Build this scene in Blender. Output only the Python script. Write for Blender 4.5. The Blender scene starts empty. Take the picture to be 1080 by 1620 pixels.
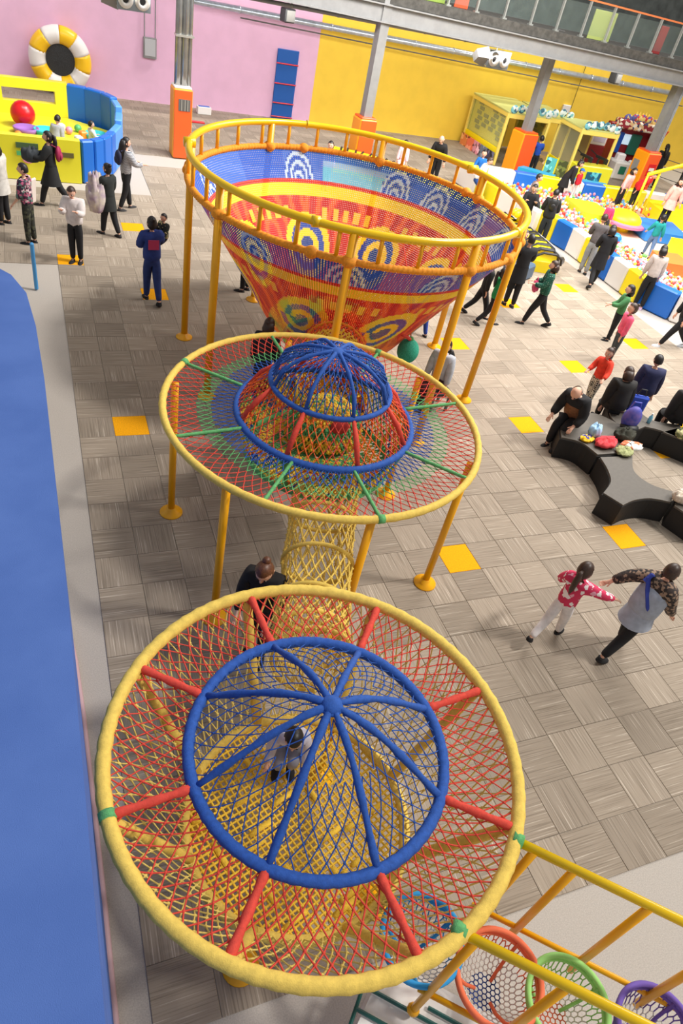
import bpy, bmesh, math, random
import numpy as np
from mathutils import Vector, Matrix

C = bpy.context.scene
COL = C.collection
random.seed(7); RS = np.random.RandomState(7)
PI = math.pi

# ------------------------------------------------------------------ camera
cam_d = bpy.data.cameras.new('camera'); cam = bpy.data.objects.new('camera', cam_d); COL.objects.link(cam)
cam_d.sensor_fit = 'VERTICAL'; cam_d.sensor_height = 24.0; cam_d.lens = 16.098
cam_d.clip_start = 0.05; cam_d.clip_end = 200
_r = Vector((0.926422626, -0.328961403, 0.183099735)); _u = Vector((0.089791344, 0.66536553, 0.741097987)); _f = Vector((0.365620886, 0.670129172, -0.645947568))
CAMP = Vector((-0.724787, -9.240195, 6.401665))
cam.matrix_world = Matrix(((_r.x, _u.x, -_f.x, CAMP.x), (_r.y, _u.y, -_f.y, CAMP.y), (_r.z, _u.z, -_f.z, CAMP.z), (0, 0, 0, 1)))
C.camera = cam
# ------------------------------------------------------------------ world, sun, exposure
C.view_settings.view_transform = 'Standard'; C.view_settings.look = 'None'
C.view_settings.gamma = 1.0; C.view_settings.use_curve_mapping = False
C.view_settings.exposure = 0.14
w = bpy.data.worlds.new('world'); C.world = w; w.use_nodes = True
w.node_tree.nodes['Background'].inputs[0].default_value = (1.0, 0.985, 0.96, 1)
w.node_tree.nodes['Background'].inputs[1].default_value = 0.37
sd = bpy.data.lights.new('daylight', 'SUN'); sd.energy = 2.0; sd.angle = math.radians(7); sd.color = (1.0, 0.96, 0.9)
so = bpy.data.objects.new('daylight', sd); COL.objects.link(so)
so.rotation_euler = Vector((-0.66, 0.2, -1.0)).to_track_quat('-Z', 'Y').to_euler()
def area(name, loc, tgt, sx, sy, e, col=(1, 1, 1)):
    l = bpy.data.lights.new(name, 'AREA'); l.shape = 'RECTANGLE'; l.size = sx; l.size_y = sy; l.energy = e; l.color = col
    o = bpy.data.objects.new(name, l); COL.objects.link(o); o.location = loc
    o.rotation_euler = (Vector(tgt) - Vector(loc)).to_track_quat('-Z', 'Y').to_euler()
# added unseen area lights that brighten the right side and the back wall
area('overhead_fill', (13.0, 4.0, 9.5), (12.0, 4.5, 0), 11, 9, 2500, (1, 0.97, 0.93))
area('overhead_fill', (7.0, 9.0, 9.0), (9.0, 19.8, 1.5), 16, 2, 1500, (1, 0.97, 0.93))  # added wash aimed at the back wall
area('under_mezzanine_wall_fill', (10.0, 16.6, 3.75), (10.0, 19.8, 1.6), 30, 0.5, 380, (1, 0.98, 0.95))  # added strip of fill, lifts the back wall below the slab

# ------------------------------------------------------------------ materials
def lin(c):
    return tuple(((x / 255.0) / 12.92 if x / 255.0 <= 0.04045 else ((x / 255.0 + 0.055) / 1.055) ** 2.4) for x in c)
MATS = {}
def mat(name, rgb, rough=0.6, metal=0.0, noise=0.0, nscale=40.0, emit=0.0, bump=0.0, bscale=120.0, spec=0.5, rgb2=None, alpha=1.0, trans=0.0):
    if name in MATS: return MATS[name]
    m = bpy.data.materials.new(name); m.use_nodes = True; MATS[name] = m
    nt = m.node_tree; b = nt.nodes['Principled BSDF']; c = lin(rgb)
    b.inputs['Base Color'].default_value = (*c, 1); b.inputs['Roughness'].default_value = rough; b.inputs['Metallic'].default_value = metal
    b.inputs['Specular IOR Level'].default_value = spec
    m.diffuse_color = (*c, 1)
    tc = nt.nodes.new('ShaderNodeTexCoord')
    if noise or rgb2:
        n = nt.nodes.new('ShaderNodeTexNoise'); n.inputs['Scale'].default_value = nscale; n.inputs['Detail'].default_value = 3
        nt.links.new(tc.outputs['Object'], n.inputs['Vector'])
        r = nt.nodes.new('ShaderNodeValToRGB'); r.color_ramp.elements[0].position = 0.35; r.color_ramp.elements[1].position = 0.65
        c2 = lin(rgb2) if rgb2 else tuple(min(1, x * (1 + noise)) for x in c)
        c1 = c if rgb2 else tuple(x * (1 - noise) for x in c)
        r.color_ramp.elements[0].color = (*c1, 1); r.color_ramp.elements[1].color = (*c2, 1)
        nt.links.new(n.outputs['Fac'], r.inputs['Fac']); nt.links.new(r.outputs['Color'], b.inputs['Base Color'])
    if bump:
        n = nt.nodes.new('ShaderNodeTexNoise'); n.inputs['Scale'].default_value = bscale; nt.links.new(tc.outputs['Object'], n.inputs['Vector'])
        bp = nt.nodes.new('ShaderNodeBump'); bp.inputs['Strength'].default_value = bump; bp.inputs['Distance'].default_value = 0.01
        nt.links.new(n.outputs['Fac'], bp.inputs['Height']); nt.links.new(bp.outputs['Normal'], b.inputs['Normal'])
    if emit:
        b.inputs['Emission Color'].default_value = (*c, 1); b.inputs['Emission Strength'].default_value = emit
    if trans:
        b.inputs['Transmission Weight'].default_value = trans; b.inputs['IOR'].default_value = 1.02
    if alpha < 1: b.inputs['Alpha'].default_value = alpha
    return m
def mat_pattern(name, cols, scale, kind='voronoi', rough=0.8, vec=(1, 1, 1)):
    """printed cloth: several flat colours in cells or bands"""
    if name in MATS: return MATS[name]
    m = bpy.data.materials.new(name); m.use_nodes = True; MATS[name] = m; nt = m.node_tree; b = nt.nodes['Principled BSDF']
    b.inputs['Roughness'].default_value = rough
    tc = nt.nodes.new('ShaderNodeTexCoord'); mp = nt.nodes.new('ShaderNodeMapping'); mp.inputs['Scale'].default_value = vec
    nt.links.new(tc.outputs['Object'], mp.inputs['Vector'])
    if kind == 'voronoi':
        v = nt.nodes.new('ShaderNodeTexVoronoi'); v.inputs['Scale'].default_value = scale; nt.links.new(mp.outputs[0], v.inputs['Vector'])
        s = nt.nodes.new('ShaderNodeSeparateColor'); nt.links.new(v.outputs['Color'], s.inputs[0]); fac = s.outputs[0]
    elif kind == 'dots':
        v = nt.nodes.new('ShaderNodeTexVoronoi'); v.inputs['Scale'].default_value = scale; v.inputs['Randomness'].default_value = 0.3
        nt.links.new(mp.outputs[0], v.inputs['Vector']); fac = v.outputs['Distance']
    else:
        v = nt.nodes.new('ShaderNodeTexWave'); v.wave_type = 'BANDS'; v.bands_direction = 'Z'; v.inputs['Scale'].default_value = scale
        nt.links.new(mp.outputs[0], v.inputs['Vector']); fac = v.outputs['Fac']
    r = nt.nodes.new('ShaderNodeValToRGB'); r.color_ramp.interpolation = 'CONSTANT'; e = r.color_ramp.elements
    for i, (p, c) in enumerate(cols):
        if i < 2: e[i].position = p
        else: e.new(p)
        e[i].color = (*lin(c), 1)
    nt.links.new(fac, r.inputs['Fac']); nt.links.new(r.outputs['Color'], b.inputs['Base Color'])
    m.diffuse_color = (*lin(cols[0][1]), 1)
    return m

def carpet_mat(name, ax, base, hi, lo):
    m = bpy.data.materials.new(name); m.use_nodes = True; nt = m.node_tree; b = nt.nodes['Principled BSDF']; b.inputs['Roughness'].default_value = 0.95
    b.inputs['Specular IOR Level'].default_value = 0.15
    g = nt.nodes.new('ShaderNodeNewGeometry'); mp = nt.nodes.new('ShaderNodeMapping')
    mp.inputs['Scale'].default_value = (1.3, 75, 1) if ax == 0 else (75, 1.3, 1)
    nt.links.new(g.outputs['Position'], mp.inputs['Vector'])
    n = nt.nodes.new('ShaderNodeTexNoise'); n.inputs['Scale'].default_value = 1.0; n.inputs['Detail'].default_value = 2.5
    nt.links.new(mp.outputs[0], n.inputs['Vector'])
    r = nt.nodes.new('ShaderNodeValToRGB'); e = r.color_ramp.elements
    e[0].position = 0.3; e[0].color = (*lin(lo), 1); e[1].position = 0.5; e[1].color = (*lin(base), 1)
    x = e.new(0.62); x.color = (*lin(base), 1); x = e.new(0.68); x.color = (*lin(hi), 1)
    nt.links.new(n.outputs['Fac'], r.inputs['Fac'])
    hs = nt.nodes.new('ShaderNodeHueSaturation'); mr = nt.nodes.new('ShaderNodeMapRange')
    wn = nt.nodes.new('ShaderNodeTexWhiteNoise'); sn = nt.nodes.new('ShaderNodeVectorMath'); sn.operation = 'SNAP'
    sn.inputs[1].default_value = (0.5, 0.5, 10); nt.links.new(g.outputs['Position'], sn.inputs[0]); nt.links.new(sn.outputs[0], wn.inputs['Vector'])
    mr.inputs['To Min'].default_value = 0.84; mr.inputs['To Max'].default_value = 1.12
    nt.links.new(wn.outputs['Value'], mr.inputs['Value']); nt.links.new(mr.outputs[0], hs.inputs['Value'])
    nt.links.new(r.outputs['Color'], hs.inputs['Color']); nt.links.new(hs.outputs[0], b.inputs['Base Color'])
    return m
M_CX = carpet_mat('carpet_stripes_along_x', 0, (158, 145, 130), (194, 182, 167), (130, 118, 104))
M_CY = carpet_mat('carpet_stripes_along_y', 1, (161, 148, 133), (196, 184, 169), (132, 120, 106))
M_CO = mat('orange_carpet', (243, 168, 20), 0.95, noise=0.12, nscale=60, spec=0.15)
M_FLOOR = mat('pale_speckled_floor', (176, 168, 160), 0.85, rgb2=(192, 184, 175), nscale=90, spec=0.2)
M_YEL = mat('yellow_paint', (250, 178, 8), 0.32, noise=0.04, nscale=3)
M_LEM = mat('lemon_gloss_paint', (244, 200, 10), 0.25)
M_RORANGE = mat('orange_rope', (240, 154, 34), 0.8, noise=0.14, nscale=30, bump=0.25)
M_RYEL = mat('yellow_rope', (232, 198, 92), 0.85, noise=0.08, nscale=35, bump=0.25)
M_RYEL2 = mat('golden_rope', (248, 200, 62), 0.85, noise=0.12, nscale=35, bump=0.5)
M_RBLUE = mat('blue_rope', (40, 86, 168), 0.85, noise=0.12, nscale=35, bump=0.25)
M_RRED = mat('red_rope', (218, 72, 56), 0.85, noise=0.1, nscale=35, bump=0.25)
M_RORED = mat('orange_red_rope', (240, 100, 40), 0.85, noise=0.12, nscale=35)
M_RGREEN = mat('green_rope', (96, 170, 104), 0.85, noise=0.15, nscale=35, bump=0.5)
M_RPALE = mat('pale_cream_rope', (232, 214, 150), 0.85)
M_PINKW = mat('pink_wall_paint', (234, 188, 218), 0.8, noise=0.03, nscale=2)
M_YELW = mat('yellow_wall_paint', (250, 210, 70), 0.8, noise=0.03, nscale=2)
M_GREY = mat('grey_steel_paint', (140, 140, 140), 0.5, noise=0.06, nscale=5)
M_DGREY = mat('dark_grey_steel', (96, 94, 90), 0.6)
M_BLACK = mat('black_metal', (28, 28, 30), 0.5)
M_SILV = mat('silver_duct', (196, 204, 214), 0.3, 0.7, noise=0.12, nscale=6)
M_WHITE = mat('white_vinyl', (236, 232, 228), 0.4)
M_PBLUE = mat('blue_vinyl', (18, 104, 200), 0.4)
M_PYEL = mat('yellow_vinyl', (250, 226, 20), 0.4)
M_LIME = mat('lemon_vinyl', (234, 226, 50), 0.4)
M_ORG = mat('orange_vinyl', (252, 160, 24), 0.4)
M_ORR = mat('red_orange_vinyl', (246, 92, 34), 0.4)
M_RED = mat('red_plastic', (214, 28, 34), 0.3)
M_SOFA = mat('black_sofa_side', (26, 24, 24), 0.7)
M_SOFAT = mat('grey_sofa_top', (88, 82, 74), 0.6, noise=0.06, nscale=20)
M_SKIN = mat('skin', (226, 176, 150), 0.6)
M_HAIR = mat('black_hair', (26, 20, 20), 0.45, noise=0.3, nscale=60)
M_HAIRB = mat('brown_hair', (58, 38, 28), 0.45, noise=0.3, nscale=60)
M_HAIRR = mat('reddish_brown_hair', (96, 56, 34), 0.45, noise=0.3, nscale=60)
M_EYE = mat('eye_white', (240, 238, 235), 0.3); M_IRIS = mat('dark_iris', (26, 18, 16), 0.2); M_LIP = mat('lip', (186, 92, 88), 0.5)

# ------------------------------------------------------------------ mesh helpers
def lift(o, label=None, cat=None, group=None, kind=None):
    if label: o['label'] = label
    if cat: o['category'] = cat
    if group: o['group'] = group
    if kind: o['kind'] = kind
    return o
def thing(name, label, cat, loc=(0, 0, 0), rz=0.0, group=None):
    o = bpy.data.objects.new(name, None); COL.objects.link(o); o.empty_display_size = 0.1
    o.location = loc; o.rotation_euler = (0, 0, math.radians(rz)); return lift(o, label, cat, group)
def mk(name, V, F, m, parent=None, smooth=False, midx=None, label=None):
    me = bpy.data.meshes.new(name)
    if isinstance(V, np.ndarray) and isinstance(F, np.ndarray):
        n, k = F.shape
        me.vertices.add(len(V)); me.vertices.foreach_set('co', V.astype(np.float32).ravel())
        me.loops.add(n * k); me.loops.foreach_set('vertex_index', F.astype(np.int32).ravel())
        me.polygons.add(n); me.polygons.foreach_set('loop_start', np.arange(0, n * k, k, dtype=np.int32))
        try: me.polygons.foreach_set('loop_total', np.full(n, k, dtype=np.int32))
        except Exception: pass
        me.update(calc_edges=True)
    else:
        me.from_pydata([tuple(v) for v in V], [], [tuple(f) for f in F]); me.update()
    for x in (m if isinstance(m, (list, tuple)) else [m]): me.materials.append(x)
    if midx is not None: me.polygons.foreach_set('material_index', np.asarray(midx, dtype=np.int32))
    if smooth: me.polygons.foreach_set('use_smooth', np.ones(len(me.polygons), dtype=bool))
    o = bpy.data.objects.new(name, me); COL.objects.link(o)
    if parent is not None: o.parent = parent
    if label: o['label'] = label
    return o
class MB:
    def __init__(s): s.v = []; s.f = []; s.mi = []
    def add(s, V, F, mi=0):
        b = len(s.v); s.v.extend([tuple(x) for x in V]); s.f.extend([tuple(b + i for i in f) for f in F]); s.mi.extend([mi] * len(F)); return s
    def box(s, c, d, rz=0.0, bev=0.0, mi=0, M=None):
        x, y, z = d[0] / 2, d[1] / 2, d[2] / 2; b = min(bev, x * .9, y * .9, z * .9)
        if b <= 0:
            V = [(sx * x, sy * y, sz * z) for sz in (-1, 1) for sy in (-1, 1) for sx in (-1, 1)]
            F = [(0, 2, 3, 1), (4, 5, 7, 6), (0, 1, 5, 4), (2, 6, 7, 3), (0, 4, 6, 2), (1, 3, 7, 5)]
        else:
            V = []
            for sx in (-1, 1):
                for sy in (-1, 1):
                    for sz in (-1, 1):
                        V += [(sx * x, sy * (y - b), sz * (z - b)), (sx * (x - b), sy * y, sz * (z - b)), (sx * (x - b), sy * (y - b), sz * z)]
            idx = {}
            k = 0
            for sx in (-1, 1):
                for sy in (-1, 1):
                    for sz in (-1, 1):
                        idx[(sx, sy, sz)] = k; k += 3
            q = lambda sx, sy, sz, a: idx[(sx, sy, sz)] + a
            F = []
            for t in (-1, 1):
                F.append([q(t, -1, -1, 0), q(t, 1, -1, 0), q(t, 1, 1, 0), q(t, -1, 1, 0)][::t])
                F.append([q(-1, t, -1, 1), q(-1, t, 1, 1), q(1, t, 1, 1), q(1, t, -1, 1)][::t])
                F.append([q(-1, -1, t, 2), q(1, -1, t, 2), q(1, 1, t, 2), q(-1, 1, t, 2)][::t])
            for a in (-1, 1):
                for c_ in (-1, 1):
                    F.append([q(a, c_, -1, 0), q(a, c_, 1, 0), q(a, c_, 1, 1), q(a, c_, -1, 1)][::-a * c_])
                    F.append([q(a, -1, c_, 0), q(a, -1, c_, 2), q(a, 1, c_, 2), q(a, 1, c_, 0)][::a * c_])
                    F.append([q(-1, a, c_, 1), q(1, a, c_, 1), q(1, a, c_, 2), q(-1, a, c_, 2)][::-a * c_])
            for (sx, sy, sz), i in idx.items(): F.append([i, i + 1, i + 2][::sx * sy * sz])
        cs, sn = math.cos(math.radians(rz)), math.sin(math.radians(rz))
        if M is not None: V = [M @ Vector(v) for v in V]
        return s.add([(c[0] + v[0] * cs - v[1] * sn, c[1] + v[0] * sn + v[1] * cs, c[2] + v[2]) for v in V], F, mi)
    def tube(s, P, r, n=8, mi=0, cap=True, closed=False, sc=(1, 1)):
        P = [Vector(p) for p in P]; N = len(P); V = []; rr = r if hasattr(r, '__len__') else [r] * N
        nrm = None
        for i, p in enumerate(P):
            if closed: t = P[(i + 1) % N] - P[i - 1]
            else: t = P[min(i + 1, N - 1)] - P[max(i - 1, 0)]
            if t.length < 1e-9: t = Vector((0, 0, 1))
            t.normalize()
            if nrm is None:
                a = Vector((0, 0, 1)) if abs(t.z) < 0.9 else Vector((0, 1, 0)); nrm = (a - t * a.dot(t)).normalized()
            else:
                nrm = nrm - t * nrm.dot(t); nrm = nrm.normalized() if nrm.length > 1e-6 else Vector((1, 0, 0))
            bn = t.cross(nrm)
            for k in range(n):
                a = 2 * PI * k / n; V.append(p + (nrm * math.cos(a) * sc[0] + bn * math.sin(a) * sc[1]) * rr[i])
        F = []
        for i in range(N if closed else N - 1):
            j = (i + 1) % N
            for k in range(n): F.append((i * n + k, i * n + (k + 1) % n, j * n + (k + 1) % n, j * n + k))
        if cap and not closed: F.append(tuple(range(n - 1, -1, -1))); F.append(tuple((N - 1) * n + k for k in range(n)))
        return s.add(V, F, mi)
    def lathe(s, prof, c=(0, 0, 0), n=16, mi=0, sx=1, sy=1, cap=True):
        V = []; F = []
        for (r, z) in prof:
            for k in range(n): a = 2 * PI * k / n; V.append((c[0] + r * sx * math.cos(a), c[1] + r * sy * math.sin(a), c[2] + z))
        for i in range(len(prof) - 1):
            for k in range(n): F.append((i * n + k, i * n + (k + 1) % n, (i + 1) * n + (k + 1) % n, (i + 1) * n + k))
        if cap: F.append(tuple(range(n - 1, -1, -1))); F.append(tuple((len(prof) - 1) * n + k for k in range(n)))
        return s.add(V, F, mi)
    def ell(s, c, r, nu=12, nv=8, mi=0, M=None, keep=None):
        V = []; F = []
        for i in range(nv + 1):
            p = PI * i / nv
            for k in range(nu):
                a = 2 * PI * k / nu; v = Vector((r[0] * math.sin(p) * math.cos(a), r[1] * math.sin(p) * math.sin(a), r[2] * math.cos(p)))
                V.append(v)
        for i in range(nv):
            for k in range(nu):
                f = (i * nu + k, (i + 1) * nu + k, (i + 1) * nu + (k + 1) % nu, i * nu + (k + 1) % nu)
                if keep and not all(keep(V[j]) for j in f): continue
                if i == 0: f = (f[0], f[1], f[2])
                if i == nv - 1: f = (f[0], f[1], f[3])
                F.append(f)
        V = [(M @ v if M is not None else v) + Vector(c) for v in V]
        return s.add(V, F, mi)
    def prism(s, pts, z0, z1, mi=0, top_mi=None):
        n = len(pts); V = [(p[0], p[1], z0) for p in pts] + [(p[0], p[1], z1) for p in pts]
        s.add(V, [(i, (i + 1) % n, n + (i + 1) % n, n + i) for i in range(n)] + [tuple(range(n - 1, -1, -1))], mi)
        return s.add([(p[0], p[1], z1) for p in pts], [tuple(range(n))], mi if top_mi is None else top_mi)
    def build(s, name, m, parent=None, smooth=False, label=None):
        return mk(name, s.v, s.f, m, parent, smooth, s.mi if isinstance(m, (list, tuple)) else None, label)
def ring_pts(c, r, z, n, a0=0.0): return [(c[0] + r * math.cos(a0 + 2 * PI * i / n), c[1] + r * math.sin(a0 + 2 * PI * i / n), z) for i in range(n)]
def rope_ring(name, c, r, z, tr, m, parent, n=120, amp=0.06, wraps=60):
    P = ring_pts(c, r, z, n * 2); R_ = [tr * (1 + amp * math.sin(i * PI * wraps / n * 1.0) + 0.03 * random.uniform(-1, 1)) for i in range(n * 2)]
    return MB().tube(P, R_, 8, closed=True).build(name, m, parent, True)
def seg_mesh(P0, P1, r, n=4):
    """many thin rope strands at once, arrays of end points"""
    P0 = np.asarray(P0, float); P1 = np.asarray(P1, float); N = len(P0); d = P1 - P0; L = np.linalg.norm(d, axis=1, keepdims=True); L[L == 0] = 1; d /= L
    a = np.where(np.abs(d[:, 2:3]) < 0.9, np.array([[0, 0, 1.0]]), np.array([[1.0, 0, 0]])); u = np.cross(d, a); u /= np.linalg.norm(u, axis=1, keepdims=True); v = np.cross(d, u)
    V = []
    for Q in (P0, P1):
        for k in range(n): t = 2 * PI * k / n; V.append(Q + (u * math.cos(t) + v * math.sin(t)) * r)
    V = np.stack(V, 1).reshape(-1, 3); b = (np.arange(N) * 2 * n)[:, None]
    F = [np.concatenate([b + k, b + (k + 1) % n, b + n + (k + 1) % n, b + n + k], 1) for k in range(n)]
    return V, np.stack(F, 1).reshape(-1, 4)
def net(name, S, N, M, r, mats, rowmat=None, parent=None, knots=True, t0=0.0, t1=1.0, closed=True, sag=0.0, label=None):
    """diamond rope net on surface S(t, v); t runs around, v from 0 to 1"""
    P0 = []; P1 = []; mi = []; KN = []; km = []
    js = range(M + 1)
    def nd(i, j):
        t = t0 + (t1 - t0) * ((i + 0.5 * (j % 2)) / N); return S(t, j / M)
    nodes = {}
    for j in js:
        for i in range(N + 1):
            p = np.array(nd(i, j)); p = p + RS.uniform(-1, 1, 3) * r * 1.2 if 0 < j < M else p; nodes[(i, j)] = p
        if closed: nodes[(N, j)] = nodes[(0, j)]
    for j in range(M):
        for i in range(N):
            a = nodes[(i, j)]; m_ = rowmat(i / N, (j + .5) / M) if rowmat else 0
            if j % 2 == 0:
                P0 += [a, a]; P1 += [nodes[(i, j + 1)], nodes[((i - 1) % N if closed else max(i - 1, 0), j + 1)]]
            else:
                P0 += [a, a]; P1 += [nodes[(i, j + 1)], nodes[(i + 1, j + 1)]]
            mi += [m_, m_]
            if knots and 0 < j: KN.append(a); km.append(m_)
    V, F = seg_mesh(P0, P1, r); mi4 = np.repeat(np.array(mi), 4)
    if knots and KN:
        K = np.array(KN); o = np.array([(1, 0, 0), (-1, 0, 0), (0, 1, 0), (0, -1, 0), (0, 0, 1), (0, 0, -1)], float) * r * 2.6
        KV = (K[:, None, :] + o[None]).reshape(-1, 3); kb = (np.arange(len(K)) * 6)[:, None] + len(V)
        fs = [(0, 2, 4), (2, 1, 4), (1, 3, 4), (3, 0, 4), (2, 0, 5), (1, 2, 5), (3, 1, 5), (0, 3, 5)]
        KF = np.stack([np.concatenate([kb + a, kb + b, kb + c, kb + c], 1) for a, b, c in fs], 1).reshape(-1, 4)
        # triangles kept as a second list
        me_f = [tuple(x) for x in F.tolist()] + [tuple(x[:3]) for x in KF.tolist()]
        o_ = mk(name, np.vstack([V, KV]).tolist(), me_f, mats, parent, True, np.concatenate([mi4, np.repeat(np.array(km), 8)]))
    else: o_ = mk(name, V, F, mats, parent, True, mi4)
    if label: o_['label'] = label
    return o_
def copy_tree(o, parent=None):
    c = o.copy(); COL.objects.link(c)
    if parent is not None: c.parent = parent
    for ch in list(o.children): copy_tree(ch, c)
    return c

# ================================================================== SETTING
WY = 19.85
floor = MB().box((10, 4, -0.112), (60, 40, 0.2)).build('floor', M_FLOOR); lift(floor, 'pale speckled floor under the carpet tiles', kind='structure')
# carpet tiles: laid basket-weave, one object each where they show large
def is_carpet(i, j):
    x, y = (i + .5) * .5, (j + .5) * .5
    if y < -8 or y > WY or x > 26: return False
    if x < -0.5 and y < 5.45: return False
    if x < 2.0 and 9.8 < y < 15.0: return False
    if x < 8.0 and 12.7 < y < 13.6: return False
    if x > 13.7 and y < 12.5: return False
    return True
ORANGE = {(0, -1), (8, -8), (14, -8), (14, -2), (2, 8), (-1, 11), (2, 15), (19, 2), (24, 10), (19, 8), (19, -4), (14, 4), (24, 4), (-4, 15), (21, -3), (9, -17)}
def tile_mesh(m, nm):
    o = MB().box((0, 0, -0.007), (0.496, 0.496, 0.014), bev=0.003).build(nm, m); me = o.data; bpy.data.objects.remove(o); return me
TMX, TMY, TMO = tile_mesh(M_CX, 'carpet_tile'), tile_mesh(M_CY, 'carpet_tile'), tile_mesh(M_CO, 'orange_carpet_tile')
cands = []
for i in range(-12, 54):
    for j in range(-16, 40):
        if not is_carpet(i, j): continue
        p = Vector(((i + .5) * .5, (j + .5) * .5, 0)); d = p - CAMP; dz = d.dot(_f); X = d.dot(_r) / dz * 1086.6; Y = d.dot(_u) / dz * 1086.6
        vis = dz > 0 and abs(X) < 575 and abs(Y) < 850
        cands.append((not vis, dz, i, j))
cands.sort()
rest = MB()
cnt = 0
for nv, dz, i, j in cands:
    org = (i, j) in ORANGE
    if org or cnt < 278:
        if not org: cnt += 1
        o = bpy.data.objects.new('orange_carpet_tile' if org else 'carpet_tile', TMO if org else (TMX if (i + j) % 2 else TMY))
        COL.objects.link(o); o.location = ((i + .5) * .5, (j + .5) * .5, 0); o.parent = floor
        if org: o['label'] = 'bright orange carpet tile'
    else: rest.box(((i + .5) * .5, (j + .5) * .5, -0.007), (0.496, 0.496, 0.014), mi=(i + j) % 2)
ro = rest.build('far_carpet_tiles', [M_CY, M_CX], floor); ro['kind'] = 'stuff'

# back wall, pink then yellow, the blue slatted door, upper dark hall
wl = MB().box((-0.3, WY + .1, 3.6), (19.5, 0.2, 7.4)).build('wall_back', M_PINKW); lift(wl, 'pink back wall left of the yellow wall', kind='structure')
wl.location = (0, 0, 0)
wr = MB().box((26.0, WY + .1, 3.6), (33.1, 0.2, 7.4)).build('wall_back', M_YELW); lift(wr, 'yellow back wall right of the pink wall', kind='structure')
t = thing('door_1', 'tall narrow blue door with red cross bars in the pink wall', None, (8.3, WY - .03, 0)); t['kind'] = 'structure'
MB().box((0, 0, 1.15), (0.82, 0.06, 2.3), bev=.01).build('door_panel', M_PBLUE if False else mat('deep_blue_door', (24, 92, 176), .6), t)
for z in (0.08, 0.55, 1.2, 1.85): MB().tube([(-.42, -.06, z), (.42, -.06, z)], .022, 8).build('red_bar', M_RED, t)

# steel beam, mezzanine slab with railing
BX0, BZ0, BX1, BZ1 = -6.0, 4.46, 26.0, 3.86
def beam(name, dz, hh, dy, th, m, label=None, y=14.5, parent=None):
    x0, x1 = BX0, BX1
    V = []
    for x, z in ((x0, BZ0 + dz), (x1, BZ1 + dz)):
        V += [(x, y + dy - th / 2, z - hh / 2), (x, y + dy + th / 2, z - hh / 2), (x, y + dy + th / 2, z + hh / 2), (x, y + dy - th / 2, z + hh / 2)]
    o = mk(name, V, [(0, 1, 2, 3), (7, 6, 5, 4), (0, 4, 5, 1), (1, 5, 6, 2), (2, 6, 7, 3), (3, 7, 4, 0)], m, parent)
    if label: o['label'] = label
    return o
bt = thing('mezzanine_beam', 'long grey steel beam across the hall carrying the upper floor', 'beam')
beam('lower_flange', 0.0, 0.035, 0, 0.30, M_GREY, parent=bt); beam('web', 0.22, 0.42, 0, 0.03, M_GREY, parent=bt); beam('upper_flange', 0.44, 0.035, 0, 0.30, M_GREY, parent=bt)
sl = beam('mezzanine_floor', 0.60, 0.26, 1.25, 2.6, mat('dark_concrete', (74, 72, 68), .9, noise=.25, nscale=8)); lift(sl, 'dark concrete edge of the upper floor above the beam', 'upper floor'); sl['kind'] = 'structure'
bw = beam('wall_upper', 2.4, 3.4, 3.0, 0.1, mat('unlit_upper_hall_tone', (62, 66, 64), .9, noise=.3, nscale=3)); bw['kind'] = 'structure'; bw['label'] = 'upper floor wall behind the railing, coloured dark for the unlit hall'  # dimness of the upper interior is put into this wall's colour
def bz(x): return BZ0 + (BZ1 - BZ0) * (x - BX0) / (BX1 - BX0)
rt = thing('mezzanine_railing', 'steel railing with orange handrail along the upper floor', 'railing')
M_STEEL = mat('brushed_steel', (200, 202, 196), .3, .7)
for k in range(13):
    x = 9.6 + 1.05 * k; z = bz(x) + .73
    b = MB().box((x, 14.7, z + .5), (.05, .02, 1.0)); b.box((x, 14.78, z + .5), (.05, .02, 1.0)); b.box((x, 14.74, z + .02), (.16, .16, .04)); b.build('railing_post', M_STEEL, rt)
beamy = beam('handrail', 1.76, .05, .24, .06, mat('orange_handrail', (214, 120, 70), .4), parent=rt)
M_GL = mat('railing_glass', (120, 135, 130), .1, alpha=.15)
for k in range(12):
    x = 9.6 + 1.05 * k + .525; z = bz(x) + .73
    MB().box((x, 14.74, z + .5), (.92, .012, .8)).build('glass_panel', M_GL, rt)
for k, (x, w_, c, nm) in enumerate([(11.2, 1.0, (150, 176, 80), 'green'), (12.3, .5, (214, 92, 54), 'orange'), (17.9, .95, (186, 200, 116), 'pale green'), (20.6, .35, (170, 60, 60), 'red')]):
    o = MB().box((x, 15.0, bz(x) + .73 + .42), (w_, .05, .84), bev=.01).build('display_board', mat('board_' + nm.replace(' ', '_'), c, .8)); lift(o, nm + ' display board standing behind the upper railing', 'board')

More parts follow.
